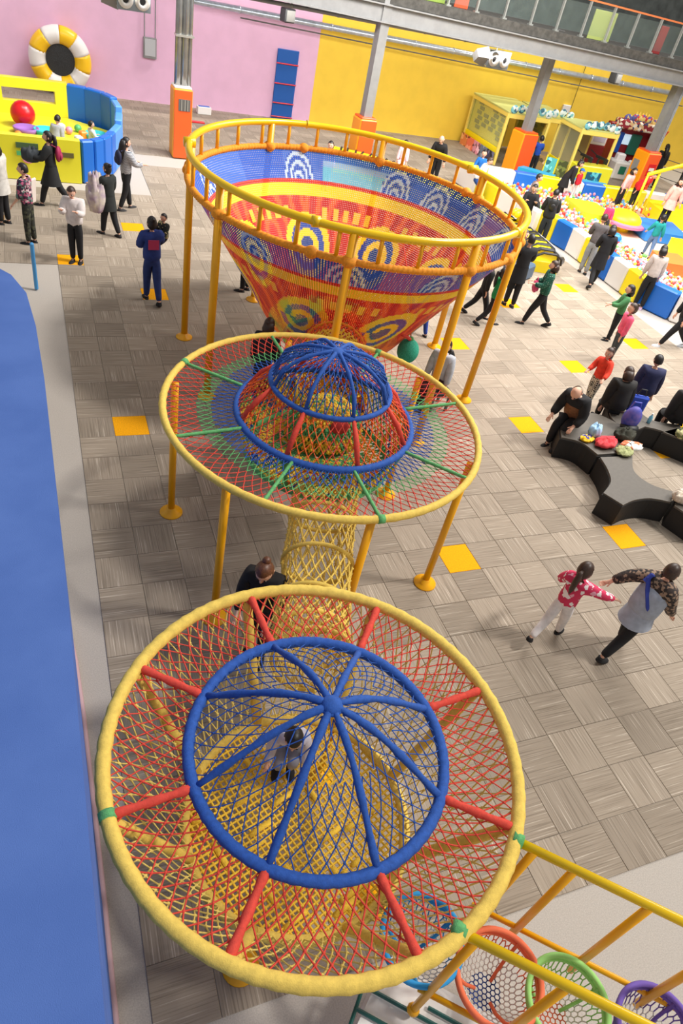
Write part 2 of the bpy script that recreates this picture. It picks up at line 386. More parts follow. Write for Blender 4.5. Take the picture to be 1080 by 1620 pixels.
# pillars with padded feet
def pillar(name, label, x, y, kind, hb, wb, rz=0):
    t = thing(name, label, 'pillar', (x, y, 0), rz)
    top = bz(x) + .74 if y < 15.2 else bz(x) + .74
    if kind == 'pipe':
        for k, (dx, r) in enumerate([(-.12, .1), (.06, .11), (.2, .06)]): MB().lathe([(r, 0), (r, top + 2)], (dx, 0, 0), 14).build('steel_pipe', mat('shiny_pipe', (150, 150, 148), .25, .8, noise=.1, nscale=5), t, True)
        MB().box((.03, -.0, 3.1), (.5, .28, .05)).build('pipe_clamp', M_STEEL, t)
    else:
        b = MB(); b.box((0, -.14, top / 2), (.30, .03, top)); b.box((0, .14, top / 2), (.30, .03, top)); b.box((0, 0, top / 2), (.03, .26, top)); b.box((-.13, 0, top/2), (.02, .27, top)); b.build('steel_column', M_GREY, t)
    MB().box((0, 0, hb / 2), (wb, wb, hb), bev=.04).build('orange_padding', M_ORG, t)
    MB().box((0.0, -wb / 2 - .012, hb / 2), (wb * .92, .03, hb * .97), bev=.01).build('red_padding_face', M_ORR, t)
    MB().box((0, 0, hb + .02), (wb * .9, wb * .9, .06), bev=.02).build('padding_cap', M_WHITE if kind == 'pipe' else M_ORR, t)
    return t
p1 = pillar('hall_pillar', 'round steel pipe pillar with orange padded foot by pink wall', 3.35, 13.7, 'pipe', 1.85, .55, 2)
MB().box((.03, -.3, 1.45), (.34, .03, .3)).build('meter_window', M_DGREY, p1)
for dx in (-.06, .04, .12): MB().box((dx, -.32, 1.45), (.02, .02, .28)).build('meter_bar', M_STEEL, p1)
pillar('hall_pillar', 'grey steel pillar with orange padded foot behind the big funnel', 9.575,14.602, 'col', 1.5, .62, 6)
p3 = pillar('hall_pillar', 'grey steel pillar with orange foot in front of the shooting booths', 16.75, 15.75, 'col', 1.5, .75, 8)
p4 = pillar('hall_pillar', 'grey steel pillar with sign on its orange foot at right', 22.3, 15.0, 'col', 1.55, .75, 6)
MB().box((-.39, .1, 1.0), (.02, .3, .4)).build('grey_notice', M_GREY, p4); MB().box((.05, -.41, .95), (.4, .02, .45)).build('red_notice', M_RED, p4)
MB().box((.05, -.425, .98), (.28, .01, .12)).build('notice_print', M_WHITE, p4)
for dx in (.22, .3): MB().tube([(dx, -.12, 1.55), (dx, -.12, 5.0)], .03, 8).build('conduit', M_SILV, p4)

# ducts, pipes, lamps along the wall top
def run(name, label, y, x0, z0, x1, z1, r, m, cat, n=12):
    b = MB(); b.tube([(x0, y, z0), (x1, y, z1)], r, n)
    k = int((x1 - x0) / 1.6)
    for i in range(1, k): f = i / k; b.tube([(x0 + (x1 - x0) * f - .03, y, z0 + (z1 - z0) * f), (x0 + (x1 - x0) * f + .03, y, z0 + (z1 - z0) * f)], r * 1.15, n)
    o = b.build(name, m, None, True); return lift(o, label, cat)
M_TUBEL = mat('fluorescent_tube', (226, 240, 255), .3, emit=1.0)
def runpx(name, label, y, p, q_, r, m, cat): return run(name, label, y, p[0], p[1], q_[0], q_[1], r, m, cat)
runpx('air_duct', 'fat silver air duct running along the back wall', 18.9, (4.453,3.359), (26.305,3.143), .1, M_SILV, 'duct')
runpx('sprinkler_pipe', 'thin dark pipe below the silver duct', 19.3, (6.279,3.075), (27.122,2.684), .022, M_DGREY, 'pipe')
runpx('strip_light', 'long bright strip light hung just under the beam', 15.6, (6.760,4.152), (22.441,3.921), .035, M_TUBEL, 'light')
runpx('cable_tray', 'grey cable tray tucked under the beam', 16.6, (4.016,3.947), (23.283,3.855), .06, M_GREY, 'tray')
def vent(label, x, z, y, tail=True):
    t = thing('jet_vent', label, 'vent', (x, y, z), 8)
    MB().box((0, 0, 0), (.95, .5, .5), bev=.02).build('vent_box', M_SILV, t)
    MB().box((0, -.26, 0), (1.0, .03, .54)).build('vent_face', mat('vent_face_grey', (140, 150, 158), .5), t)
    for s in (-.25, .25):
        P = [(s + .16 * math.cos(a), -.3, .16 * math.sin(a)) for a in [2 * PI * k / 20 for k in range(20)]]
        MB().tube(P, .07, 8, closed=True).build('vent_ring', M_WHITE, t, True)
        MB().ell((s, -.28, 0), (.09, .03, .09), 12, 6).build('vent_core', M_BLACK, t)
    if tail: MB().lathe([(.2, 0), (.33, .5)], (0, 0, 0), 4).build('vent_neck', M_GREY, t).rotation_euler = (0, -PI / 2, 0)
    for c in t.children:
        if c.name.startswith('vent_neck'): c.location = (-.9 + .0, 0, 0); c.rotation_euler = (0, PI / 2, 0)
    MB().tube([(0, 0, .25), (0, 0, bz(x) + .5 - z)], .015, 6).build('hanger', M_STEEL, t)
_v = (15.196,3.490); vent('double round jet vent hanging before the yellow wall', _v[0], _v[1], 16.9)
_v = (2.361,3.349); vent('double round jet vent at the top of the pink wall', _v[0], _v[1], 16.9)
def spk(label, x, z, y):
    t = thing('hanging_speaker', label, 'speaker', (x, y, z), 20)
    MB().box((0, 0, 0), (.4, .34, .38), bev=.03).build('speaker_box', M_BLACK, t)
    MB().box((0, -.175, 0), (.33, .02, .3)).build('speaker_grille', M_DGREY, t)
    MB().tube([(0, 0, .18), (0, 0, bz(x) + .5 - z)], .012, 6).build('hanger', M_BLACK, t)
_v = (7.258,3.633); spk('black speaker hanging in front of the pink wall', _v[0], _v[1], 17.0)
_v = (20.918,3.546); spk('black speaker hanging right of the third pillar', _v[0], _v[1], 17.0)
_v = (3.301,1.693); t = thing('fuse_box', 'small grey electric box on the pink wall', 'electric box', (_v[0], 19.8, _v[1]))
MB().box((0, 0, 0), (.45, .1, .62), bev=.01).build('box_body', M_GREY, t); MB().box((0, -.06, .02), (.36, .02, .5)).build('box_door', mat('pale_grey', (186, 188, 192), .5), t)
for dx in (-.18, .18): MB().tube([(dx, 0, .3), (dx, 0, 1.6)], .018, 6).build('conduit', M_GREY, t)
_v = (21.239,1.802); t = thing('wall_box', 'small white box high on the yellow wall above the booths', 'box', (_v[0], 19.8, _v[1]))
MB().box((0, 0, 0), (.4, .1, .3), bev=.01).build('box_body', M_WHITE, t); MB().tube([(.25, 0, 0), (.25, 0, 1.9)], .012, 6).build('cable', M_BLACK, t)

# big ring leaning on the wall
_v = (0.329,1.126); t = thing('inflatable_ring', 'big yellow and white inflatable ring with black centre on pink wall', 'inflatable ring', (_v[0], 19.45, _v[1] - .1))
for k in range(10):
    a0 = 2 * PI * k / 10 + .3; P = [(.72 * math.cos(a0 + 2 * PI / 10 * i / 6), 0, .72 * math.sin(a0 + 2 * PI / 10 * i / 6)) for i in range(7)]
    MB().tube(P, .27, 14).build('ring_segment', mat('ring_yellow', (252, 200, 30), .35) if k % 2 else M_WHITE, t, True)
t.rotation_euler = (0, 0, 0)
MB().lathe([(.01, 0.0), (.5, .0), (.5, .06), (.01, .1)], (0, 0, 0), 24).build('mesh_centre', mat('black_mesh', (44, 46, 48), .7, noise=.4, nscale=40), t).rotation_euler = (PI / 2, 0, 0)
# odds on the floor by the wall
t = thing('cardboard_box', 'small white box on the floor by the pink wall', 'box', (5.141,19.147, 0), 5); MB().box((0, 0, .12), (.5, .25, .24), bev=.01).build('box_body', M_WHITE, t); MB().box((0, 0, .245), (.4, .12, .02)).build('box_flap', M_PBLUE, t)
o = MB().box((0, 0, .02), (.5, .18, .04), bev=.01).build('red_mat', M_RED); o.location = (4.657,17.806, 0); lift(o, 'flat red mat on the carpet near the round pillar', 'mat')

# tall blue padded tower at the left (the camera stands beside it)
t = thing('padded_tower', 'tall blue padded wall of a play tower filling the left edge', 'play tower')
M_TB = mat('blue_padded_cloth', (76, 108, 180), .75, rgb2=(84, 116, 188), nscale=3, bump=.25, bscale=300, spec=.25)
pts = [(-.76, -9.6), (-.77, -7.0), (-.80, -5.2), (-.83, -4.5), (-.88, -4.0), (-.98, -3.7), (-1.15, -3.48), (-1.4, -3.34), (-1.8, -3.25), (-6, -3.1), (-6, -9.6)]
pd = MB().prism(pts, -.01, 3.9).build('padded_body', M_TB, t); md = pd.modifiers.new('bevel', 'BEVEL'); md.width = .05; md.segments = 3
MB().tube([(p[0] + .01, p[1] + .01, .03) for p in pts[:-1]], .03, 8).build('floor_piping', mat('pale_pink_piping', (206, 170, 176), .6), t, True)
o = MB().box((0, 0, .45), (.07, .07, .9), bev=.02).build('blue_post', mat('sky_blue_post', (70, 150, 210), .5)); o.location = (-0.938,4.318, 0); lift(o, 'thin light blue post on the pale strip behind the padded tower', 'post')

# ================================================================== CLIMBING NETS
def pole(parent, x, y, z1, r=.055, m=None, z0=0.0, plate=True):
    p = MB().tube([(x, y, z0), (x, y, z1)], r, 14).build('pole', m or M_YEL, parent, True)
    if plate:
        q = MB().lathe([(.15, 0), (.15, .018), (.07, .03), (.066, .09)], (x, y, z0), 20).build('base_plate', m or M_YEL, p, True)
    return p
# ---- the funnel
FC = (4.05, 1.52); FR = 2.695; FZ = 3.0; FT = 3.40
fn = thing('climbing_funnel', 'huge colourful net funnel inside a yellow railed ring on poles', 'climbing net', (FC[0], FC[1], 0))
def fl(x, y, z=0): return (x - FC[0], y - FC[1], z)
MB().tube(ring_pts((0, 0), FR, FT, 120), .055, 12, closed=True).build('top_rail', M_LEM, fn, True)
rope_ring('rope_ring', (0, 0), FR, FZ, .052, M_RORANGE, fn, 360, .10, 240)
for k in range(5):
    a = math.radians(20 + 72 * k)
    MB().ell((FR * math.cos(a), FR * math.sin(a), FZ), (.1, .1, .085), 10, 8).build('rope_knot', M_RORANGE, fn, True)
    MB().tube([((FR + s * .03) * math.cos(a) - s * .0, (FR) * math.sin(a), FT + .0) for s in (-3, 3)], .075, 10).build('rail_joint', M_LEM, fn, True)
fang = [159, 202.5, 247, 286, 329, 13, 60, 107]
for k in range(30):
    a = math.radians(159 + 12 * k)
    MB().tube([(FR * math.cos(a), FR * math.sin(a), FZ), (FR * math.cos(a), FR * math.sin(a), FT)], .03, 10).build('baluster', M_YEL, fn, True)
for d in fang:
    a = math.radians(d); pole(fn, FR * math.cos(a), FR * math.sin(a), FT - .02, .06)
    MB().ell((FR * math.cos(a), FR * math.sin(a), FZ), (.11, .11, .09), 12, 8).build('pole_clamp', M_RORANGE, fn, True)
# knitted net cone, every mesh of it a hole in the surface; the knitting pattern is in the yarn's colours
NT, NH = 400, 84; HZ = np.linspace(6.0, 0.9, NH + 1)
def frad(h): return 1.33 + .675 * h if h > 1.6 else 1.33 + .675 * 1.6 - (1.6 - h) * .95
rad = np.array([frad(h) * .5 * (FR / 2.69) for h in HZ]); TH = np.linspace(0, 2 * PI, NT + 1)[:-1]
def yarn(td, h):
    blue = (26, 84, 188); white = (190, 212, 234); pur = (132, 96, 176); yel = (252, 216, 30); red = (214, 44, 28); org = (246, 104, 36); navy = (22, 62, 140)
    if h > 5.06:
        c = min((95, 50, 30, 7, 280, 215, 247, 318, 345, 150), key=lambda q: abs(q - td)); k = td / 22.5; dt = (td - c) / 7.0; d = math.hypot(dt, (h - 5.1) / .84)
        sect = int(((td + 6.25) % 360) / 45)
        if d < 1.0:
            f = (d * 3.2) % 1.0; return (white if f > .52 else blue)
        if 50 < td < 84: return (120, 196, 220) if h < 5.5 else (150, 190, 226) if h < 5.7 else (60, 120, 204)
        if round(k) % 2 == 0: return (60, 108, 204) if 20 < td < 170 else pur
        return (36, 90, 196)
    if h > 4.98: return red
    if h > 4.62: return yel
    if h > 1.55:
        c = 48 + 45 * round((td - 48) / 45); near_ = td > 185; dt = (td - c) / 14.5; dh = (h - 3.1) / 1.0
        lean = dt - (.3 * dh if near_ else 0); d = math.hypot(lean, dh); ph = math.atan2(dh, lean) / PI * (.12 if near_ else 0)
        if d < 1.0:
            e = d + ph
            return navy if e < .3 else (yel if e < .52 else ((30, 72, 168) if e < .76 else yel))
        # yellow arch blocks between the eyes near the stripe
        g = (td - 48 - 22.5) - 45 * round((td - 48 - 22.5) / 45)
        if 3.95 < h < 4.3 and abs(g) < 13 and int((g + 13) / 2.9) % 2 == 0: return (248, 196, 50)
        if h < 2.1 and int(td / 15) % 2: return org
        s = math.sin(math.hypot(g * .35, (h - 3.3) * 2.2) * 3.0)
        return (200, 30, 22) if s > .2 else (222, 52, 28) if s > -.5 else (240, 96, 34)
    return [(250, 200, 50), (120, 190, 70), (246, 140, 40)][int(td / 12) % 3]
V = []; F = []; cols = []
cosT, sinT = np.cos(TH), np.sin(TH)
def P_(r, i, z): return None
outer = np.zeros((NH + 1, NT, 3))
for j in range(NH + 1):
    outer[j, :, 0] = rad[j] * cosT; outer[j, :, 1] = rad[j] * sinT; outer[j, :, 2] = HZ[j] * .5
A = outer[:-1]; B = np.roll(outer[:-1], -1, 1); D = outer[1:]; E_ = np.roll(outer[1:], -1, 1); cen = (A + B + D + E_) / 4
HF = .34
inn = [cen + (q - cen) * HF for q in (A, B, E_, D)]
VV = np.concatenate([outer.reshape(-1, 3)] + [q.reshape(-1, 3) for q in inn]); nO = (NH + 1) * NT; nI = NH * NT
jj, ii = np.meshgrid(np.arange(NH), np.arange(NT), indexing='ij'); a_ = jj * NT + ii; b_ = jj * NT + (ii + 1) % NT; d_ = a_ + NT; e_ = b_ + NT; k_ = jj * NT + ii
i0, i1, i2, i3 = [nO + q * nI + k_ for q in range(4)]
FF = np.stack([np.stack([a_, b_, i1, i0], -1), np.stack([b_, e_, i2, i1], -1), np.stack([e_, d_, i3, i2], -1), np.stack([d_, a_, i0, i3], -1)], 2).reshape(-1, 4)
cell = np.zeros((NH, NT, 4), np.float32)
for j in range(NH):
    h = (HZ[j] + HZ[j + 1]) / 2
    for i in range(NT):
        c = lin(yarn((i + .5) * 360.0 / NT, h)); cell[j, i] = (*c, 1)
fc = mk('net_cone', VV, FF, None, fn)
at = fc.data.attributes.new('yarn', 'FLOAT_COLOR', 'FACE'); at.data.foreach_set('color', np.repeat(cell.reshape(-1, 4), 4, axis=0).ravel())
m = bpy.data.materials.new('knitted_yarn'); m.use_nodes = True; nt = m.node_tree; b = nt.nodes['Principled BSDF']; b.inputs['Roughness'].default_value = .8
an = nt.nodes.new('ShaderNodeAttribute'); an.attribute_name = 'yarn'; nt.links.new(an.outputs['Color'], b.inputs['Base Color'])
fc.data.materials[0] = m
MB().tube(ring_pts((0, 0), rad[-1], HZ[-1] * .5, 40), .035, 8, closed=True).build('lower_ring', M_RGREEN, fn, True)

# ---- rope domes
M_NETR = [M_RRED, M_RGREEN, M_RBLUE]
def dome(label, c, ro, zo, ri, zi, spokes, hub, poles, big):
    t = thing('climbing_dome', label, 'climbing net', (c[0], c[1], 0))
    tr = .05 if big else .042
    rope_ring('outer_ring', (0, 0), ro, zo, tr, M_RYEL, t, 140, .05, 70)
    rope_ring('inner_ring', (0, 0), ri, zi, .042, M_RBLUE, t, 100, .05, 60)
    for k, d in enumerate(spokes):
        a = math.radians(d); P = [((ri + (ro - ri) * f) * math.cos(a), (ri + (ro - ri) * f) * math.sin(a), zi + (zo - zi) * f + .0) for f in [i / 8 for i in range(9)]]
        MB().tube(P, [.03 * (1 + .18 * math.sin(i * 2.1)) if big else .02 for i in range(9)], 8).build('spoke', M_RRED if big else M_RGREEN, t, True)
        if (big and k == 4) or (not big and k % 3 == 0): MB().tube([(ro * math.cos(a + q), ro * math.sin(a + q), zo) for q in (-.02, .02)], tr * 1.12, 10).build('ring_binding', M_RGREEN, t, True)
    return t
BC = (.765, -7.02); BR = 1.455; BZ = 2.0
big = dome('large rope disc in front with red spokes and a blue ribbed dome', BC, BR, BZ, .91, 1.99, [6 + 45 * k - (.0) for k in range(8)], None, None, True)
bsp = [math.radians(6 + 45 * k) for k in range(8)]
HB = (0.0, 0.0, 2.50)
def sagnet(r0, z0, r1, z1, sag):
    return lambda t_, v: ((r0 + (r1 - r0) * v) * math.cos(2 * PI * t_), (r0 + (r1 - r0) * v) * math.sin(2 * PI * t_), z0 + (z1 - z0) * v - sag * math.sin(PI * v) )
for k, a in enumerate(bsp):
    P = []
    for i in range(11):
        f = i / 10; r = .91 * (1 - f); P.append((r * math.cos(a), r * math.sin(a), 1.99 + (HB[2] - 1.99) * math.sin(f * PI / 2) ** 1.1 * 1.0))
    MB().tube(P, [.026 * (1 + .2 * math.sin(i * 1.9 + k)) for i in range(11)], 8).build('dome_rib', M_RBLUE, big, True)
    # radial padded struts down to the lower ring
    lo, hi = .90, BR - .02
    P = [((hi + (lo - hi) * f) * math.cos(a + .02), (hi + (lo - hi) * f) * math.sin(a + .02), 1.96 + (.9 - 1.96) * f) for f in [i / 6 for i in range(7)]]
    MB().tube(P, .042, 10).build('slanted_strut', M_RYEL, big, True)
    if k % 2: pole(big, .88 * math.cos(a), .88 * math.sin(a), .85, .028)
MB().ell(HB, (.075, .075, .05), 12, 8).build('hub_knot', M_RBLUE, big, True)
MB().tube(ring_pts((0, 0), .065, 2.49, 14), .018, 8, closed=True).build('hub_knot', M_RBLUE, big, True)
def domes(r1, z0, z1):
    return lambda t_, v: (r1 * (1 - v) * math.cos(2 * PI * t_), r1 * (1 - v) * math.sin(2 * PI * t_), z0 + (z1 - z0) * math.sin(v * PI / 2) ** 1.1)
net('dome_net', lambda t_, v: domes(.90, 1.99, 2.48)(t_, v * .5), 46, 6, .0045, M_RBLUE, None, big)
net('dome_net', lambda t_, v: domes(.90, 1.99, 2.48)(t_, .5 + v * .4), 22, 4, .0045, M_RBLUE, None, big)
net('outer_net', sagnet(BR - .03, BZ, .93, 1.99, .05), 84, 7, .0055, M_RRED, None, big)
rope_ring('lower_ring', (0, 0), .90, .875, .045, M_RYEL, big, 100, .05, 60)
net('basket_net', lambda t_, v: ((BR - .03 + (.92 - BR) * v) * math.cos(2 * PI * t_), (BR - .03 + (.92 - BR) * v) * math.sin(2 * PI * t_), 1.97 + (.89 - 1.97) * v), 76, 8, .0062, mat('pale_yellow_rope', (240, 214, 116), .85), None, big)
# square-knotted floor inside the lower ring
P0 = []; P1 = []; sp = .048
k = -.88
ca, sa = math.cos(math.radians(20)), math.sin(math.radians(20))
while k < .89:
    h_ = math.sqrt(max(0, .90 ** 2 - k * k))
    n_ = 7; 
    for s_ in range(n_):
        x0, x1 = -h_ + 2 * h_ * s_ / n_, -h_ + 2 * h_ * (s_ + 1) / n_
        for swap in (0, 1):
            q0, q1 = ((x0, k), (x1, k)) if swap == 0 else ((k, x0), (k, x1))
            zz = [.875 - .10 * (1 - (q_[0] ** 2 + q_[1] ** 2) / .81) for q_ in (q0, q1)]
            P0.append((q0[0] * ca - q0[1] * sa, q0[0] * sa + q0[1] * ca, zz[0])); P1.append((q1[0] * ca - q1[1] * sa, q1[0] * sa + q1[1] * ca, zz[1]))
    k += sp
V_, F_ = seg_mesh(P0, P1, .0105); mk('floor_net', V_, F_, M_RYEL2, big, True)
for k in range(26):
    r = .8 * math.sqrt(random.random()); a = random.uniform(0, 2 * PI); aa = math.radians(20 + 90 * random.randint(0, 1)); x, y = r * math.cos(a), r * math.sin(a); L = random.uniform(.05, .16)
    z = .875 - .10 * (1 - r * r / .81) + .012
    MB().tube([(x - L * math.cos(aa), y - L * math.sin(aa), z), (x, y, z + .01), (x + L * math.cos(aa), y + L * math.sin(aa), z)], .02, 6, sc=(.6, 1.3)).build('rope_patch', M_RYEL2, big, True)

MC = (2.12, -3.07); MR = 1.83; MZ = 2.07
mid = dome('rope disc in the middle with green spokes and a small blue dome', MC, MR, MZ, 1.02, 2.04, [141, 190, 232, 269, 312, 3, 48, 95], None, None, False)
rope_ring('dome_ring', (0, 0), .68, 2.45, .03, M_RBLUE, mid, 80, .05, 50)
msp = [math.radians(d) for d in (2, 47, 92, 137, 182, 227, 272, 317)]
for k, a in enumerate(msp):
    MB().tube([(.68 * math.cos(a), .68 * math.sin(a), 2.45), (.86 * math.cos(a), .86 * math.sin(a), 2.27), (1.0 * math.cos(a), 1.0 * math.sin(a), 2.05)], [.022, .034, .028], 8).build('dome_leg', M_RRED, mid, True)
    P = [(.68 * (1 - f) * math.cos(a), .68 * (1 - f) * math.sin(a), 2.45 + .42 * math.sqrt(1 - (1 - f) ** 2)) for f in [i / 8 for i in range(9)]]
    MB().tube(P, [.022 * (1 + .15 * math.sin(i * 2)) for i in range(9)], 8).build('dome_rib', M_RBLUE, mid, True)
    lo, hi = .85, 1.02
    MB().tube([(hi * math.cos(a), hi * math.sin(a), 2.0), (lo * math.cos(a), lo * math.sin(a), 1.5)], .028, 8).build('slanted_strut', M_RGREEN if k % 2 else M_RYEL2, mid, True)
MB().ell((0, 0, 2.87), (.08, .08, .03), 12, 8).build('hub_knot', M_RBLUE, mid, True)
net('dome_net', lambda t_, v: (.67 * (1 - v) * math.cos(2 * PI * t_), .67 * (1 - v) * math.sin(2 * PI * t_), 2.45 + .41 * math.sqrt(max(0, 1 - (1 - v) ** 2))), 44, 8, .006, M_RBLUE, None, mid)
net('dome_wall_net', lambda t_, v: ((.68 + .34 * v) * math.cos(2 * PI * t_), (.68 + .34 * v) * math.sin(2 * PI * t_), 2.45 - .4 * v), 60, 7, .006, [M_RRED, M_RORED], lambda t_, v: 0 if int(t_ * 16) % 2 else 1, mid)
net('outer_net', sagnet(MR - .03, MZ, 1.04, 2.04, .03), 104, 9, .0055, M_NETR, lambda t_, v: 0 if v < .45 else (1 if v < .68 else 2), mid)
rope_ring('lower_ring', (0, 0), .86, 1.5, .038, M_RGREEN, mid, 90, .05, 60)
net('basket_net', lambda t_, v: ((1.0 - .14 * v) * math.cos(2 * PI * t_), (1.0 - .14 * v) * math.sin(2 * PI * t_), 2.02 - .52 * v), 90, 12, .0075, [M_RYEL2, M_RGREEN, M_RBLUE, M_RORED], lambda t_, v: (int(t_ * 36) * 7 + int(v * 5) * 3) % 4 if random.random() < .7 else 0, mid)
net('floor_net', lambda t_, v: (.86 * (1 - v * .97) * math.cos(2 * PI * t_), .86 * (1 - v * .97) * math.sin(2 * PI * t_), 1.5 - .08 * math.sin(v * PI / 2)), 70, 16, .009, [M_RGREEN, M_RYEL2, M_RORED], lambda t_, v: 1 if .15 < v < .3 or random.random() < .25 else 0, mid)
for (x, y) in ((.60, -2.32), (.79, -4.11), (3.69, -2.32), (3.475, -4.05), (2.03, -4.9), (2.2, -1.3)):
    P = Vector((x - MC[0], y - MC[1], 0)); P = P.normalized() * (MR - .06); pole(mid, P.x, P.y, MZ - .05, .045)

# ---- tunnels of rope net
def tunnel(name, label, path, r, hoops, mats, N, M, hoopmat, rr=.0085):
    t = thing(name, label, 'net tunnel', (0, 0, 0)); Q = [Vector(p) for p in path]; n = len(Q) - 1
    def fr(v):
        f = min(v * n, n - 1e-6); i = int(f); g = f - i
        p0 = Q[max(i - 1, 0)]; p1 = Q[i]; p2 = Q[i + 1]; p3 = Q[min(i + 2, n)]
        p = .5 * ((2 * p1) + (p2 - p0) * g + (2 * p0 - 5 * p1 + 4 * p2 - p3) * g * g + (3 * p1 - p0 - 3 * p2 + p3) * g ** 3)
        d = (.5 * ((p2 - p0) + 2 * (2 * p0 - 5 * p1 + 4 * p2 - p3) * g + 3 * (3 * p1 - p0 - 3 * p2 + p3) * g * g)).normalized()
        s = d.cross(Vector((0, 0, 1))).normalized(); return p, s, s.cross(d)
    def S(t_, v):
        p, s, u = fr(v); k = 1 + .0 * v; bulge = 1 - .04 * abs(math.sin(v * PI * (hoops + 1)))
        return tuple(p + (s * math.cos(2 * PI * t_) + u * math.sin(2 * PI * t_)) * r * bulge)
    net('tunnel_net', S, N, M, rr, mats, (lambda t_, v: int(v * len(mats) * .999)) if isinstance(mats, list) else None, t)
    for k in range(hoops + 2):
        v = k / (hoops + 1) * .998
        MB().tube([S(i / 36, v) for i in range(36)], .024, 8, closed=True).build('hoop', hoopmat, t, True)
    return t
tunnel('rope_tunnel', 'yellow net tunnel hanging between the middle and front discs', [(1.98, -3.8, 1.62), (1.80, -4.25, 1.38), (1.53, -4.95, 1.22), (1.3, -5.5, 1.22), (1.2, -5.85, 1.3)], .37, 4, M_RYEL, 22, 24, M_RYEL, .0095)
tunnel('rope_tunnel', 'orange and yellow net tunnel from the funnel to the middle disc', [(3.62, .35, 1.15), (3.2, -.6, 1.3), (2.75, -1.6, 1.5), (2.45, -2.3, 1.75)], .5, 3, [M_RORED, M_RYEL2, M_RORED], 40, 30, M_RORANGE, .012)
# yellow-green crawl dome with a red entrance seen through the middle dome
t = thing('crawl_basket', 'yellow and green rope basket with red round patch under middle dome', 'net basket', (2.3, -2.72, 1.5))
net('basket_net', lambda t_, v: (.48 * math.cos(v * PI / 2) * math.cos(2 * PI * t_), .42 * math.cos(v * PI / 2) * math.sin(2 * PI * t_), .52 * math.sin(v * PI / 2)), 60, 16, .011, [M_RYEL2, M_RGREEN, M_RORANGE], lambda t_, v: 1 if (.28 < v < .42 or random.random() < .2) else (2 if random.random() < .2 else 0), t)
MB().ell((.05, -.33, .34), (.12, .06, .11), 14, 10).build('red_patch', mat('red_cloth_patch', (190, 52, 50), .8), t, True)
# teal net ball on a red rope
t = thing('hanging_net_ball', 'teal net ball hanging on a red rope beside the funnel tip', 'net ball', (4.94, .21, 1.0))
b = MB(); b.ell((0, 0, 0), (.19, .19, .22), 20, 14); b.build('ball', mat('teal_net', (28, 150, 120), .8, rgb2=(60, 180, 150), nscale=60, bump=.8, bscale=90), t, True)
MB().tube([(0, 0, .2), (-.1, -.06, .28), (-.32, -.2, .42)], .03, 8).build('red_rope', M_RRED, t, True); MB().ell((0, 0, .22), (.05, .05, .05), 10, 6).build('tie', M_RGREEN, t, True)
MB().tube([(0, 0, .2), (-.1, .2, .9), (-.3, .5, 1.6)], .01, 6).build('cord', M_RRED, t, True)

# ---- rope bridge with net bowls at the lower right
br = thing('bowl_bridge', 'yellow handrail bridge leading away from the front disc', 'bridge')
RA = [(1.88, -8.03), (4.1, -10.03)]; RB = [(1.24, -8.41), (3.6, -10.48)]
for A_, B_ in (RA, RB):
    MB().tube([(A_[0], A_[1], 2.0), (B_[0], B_[1], 2.0)], .032, 12).build('handrail', M_LEM, br, True)
    MB().tube([(A_[0], A_[1], .9), (B_[0], B_[1], .9)], .022, 10).build('lower_rail', M_YEL, br, True)
for x, y in ((1.94, -8.10), (2.15, -8.28), (2.52, -8.62), (2.9, -8.97), (3.3, -9.33)):
    MB().tube([(x, y, .7), (x, y, 2.0)], .03, 10).build('bridge_post', M_YEL, br, True)
for x, y in ((1.29, -8.46), (1.72, -8.83), (2.15, -9.2), (2.6, -9.6)):
    MB().tube([(x, y, .5), (x, y, 2.0)], .03, 10).build('bridge_post', M_YEL, br, True)
MB().tube([(1.24, -8.41, 2.0), (1.18, -8.35, 2.0)], .055, 10).build('green_binding', M_RGREEN, br, True)
MB().tube([(1.88, -8.03, 2.0), (1.83, -7.98, 2.0)], .055, 10).build('green_binding', M_RGREEN, br, True)
MB().ell((1.29, -8.46, .5), (.05, .05, .05), 10, 6).build('post_joint', M_YEL, br, True)
def hexnet_bowl(label, x, y, z, r, rim, inner, centre, rz=0):
    t = thing('net_bowl', label, 'net bowl', (x, y, z), rz)
    MB().tube(ring_pts((0, 0), r, 0, 40), .022, 8, closed=True).build('rim', rim, t, True)
    MB().tube(ring_pts((0, 0), r * .97, -.05, 40), .018, 8, closed=True).build('rim_cord', rim, t, True)
    # hexagonal cells projected on a bowl
    s_ = .0215; P0 = []; P1 = []; mi = []
    rad_ = r
    for q in range(-14, 15):
        for p in range(-14, 15):
            cx = s_ * 1.5 * q; cy = s_ * math.sqrt(3) * (p + q / 2.0)
            for e in (0, 1, 2):
                a0 = PI / 3 * e; a1 = PI / 3 * (e + 1); u = (cx + s_ * math.cos(a0), cy + s_ * math.sin(a0)); v = (cx + s_ * math.cos(a1), cy + s_ * math.sin(a1))
                if math.hypot(*u) < rad_ and math.hypot(*v) < rad_:
                    f = lambda w_: (w_[0], w_[1], -.34 * (1 - (math.hypot(*w_) / rad_) ** 4))
                    P0.append(f(u)); P1.append(f(v)); d = math.hypot(*u) / rad_; mi.append(0 if d > .8 else (1 if d > .42 else 2))
    V_, F_ = seg_mesh(P0, P1, .0052, 3); mk('bowl_net', V_, F_, [rim, inner, centre], t, True, np.repeat(np.array(mi), 3))
    for a in (0, 2 * PI / 3, 4 * PI / 3):
        MB().tube([(r * f * math.cos(a), r * f * math.sin(a), -.34 * (1 - f ** 4) + .01) for f in (.25, .5, .75, 1)], .014, 6).build('seam_cord', rim, t, True)
    return t
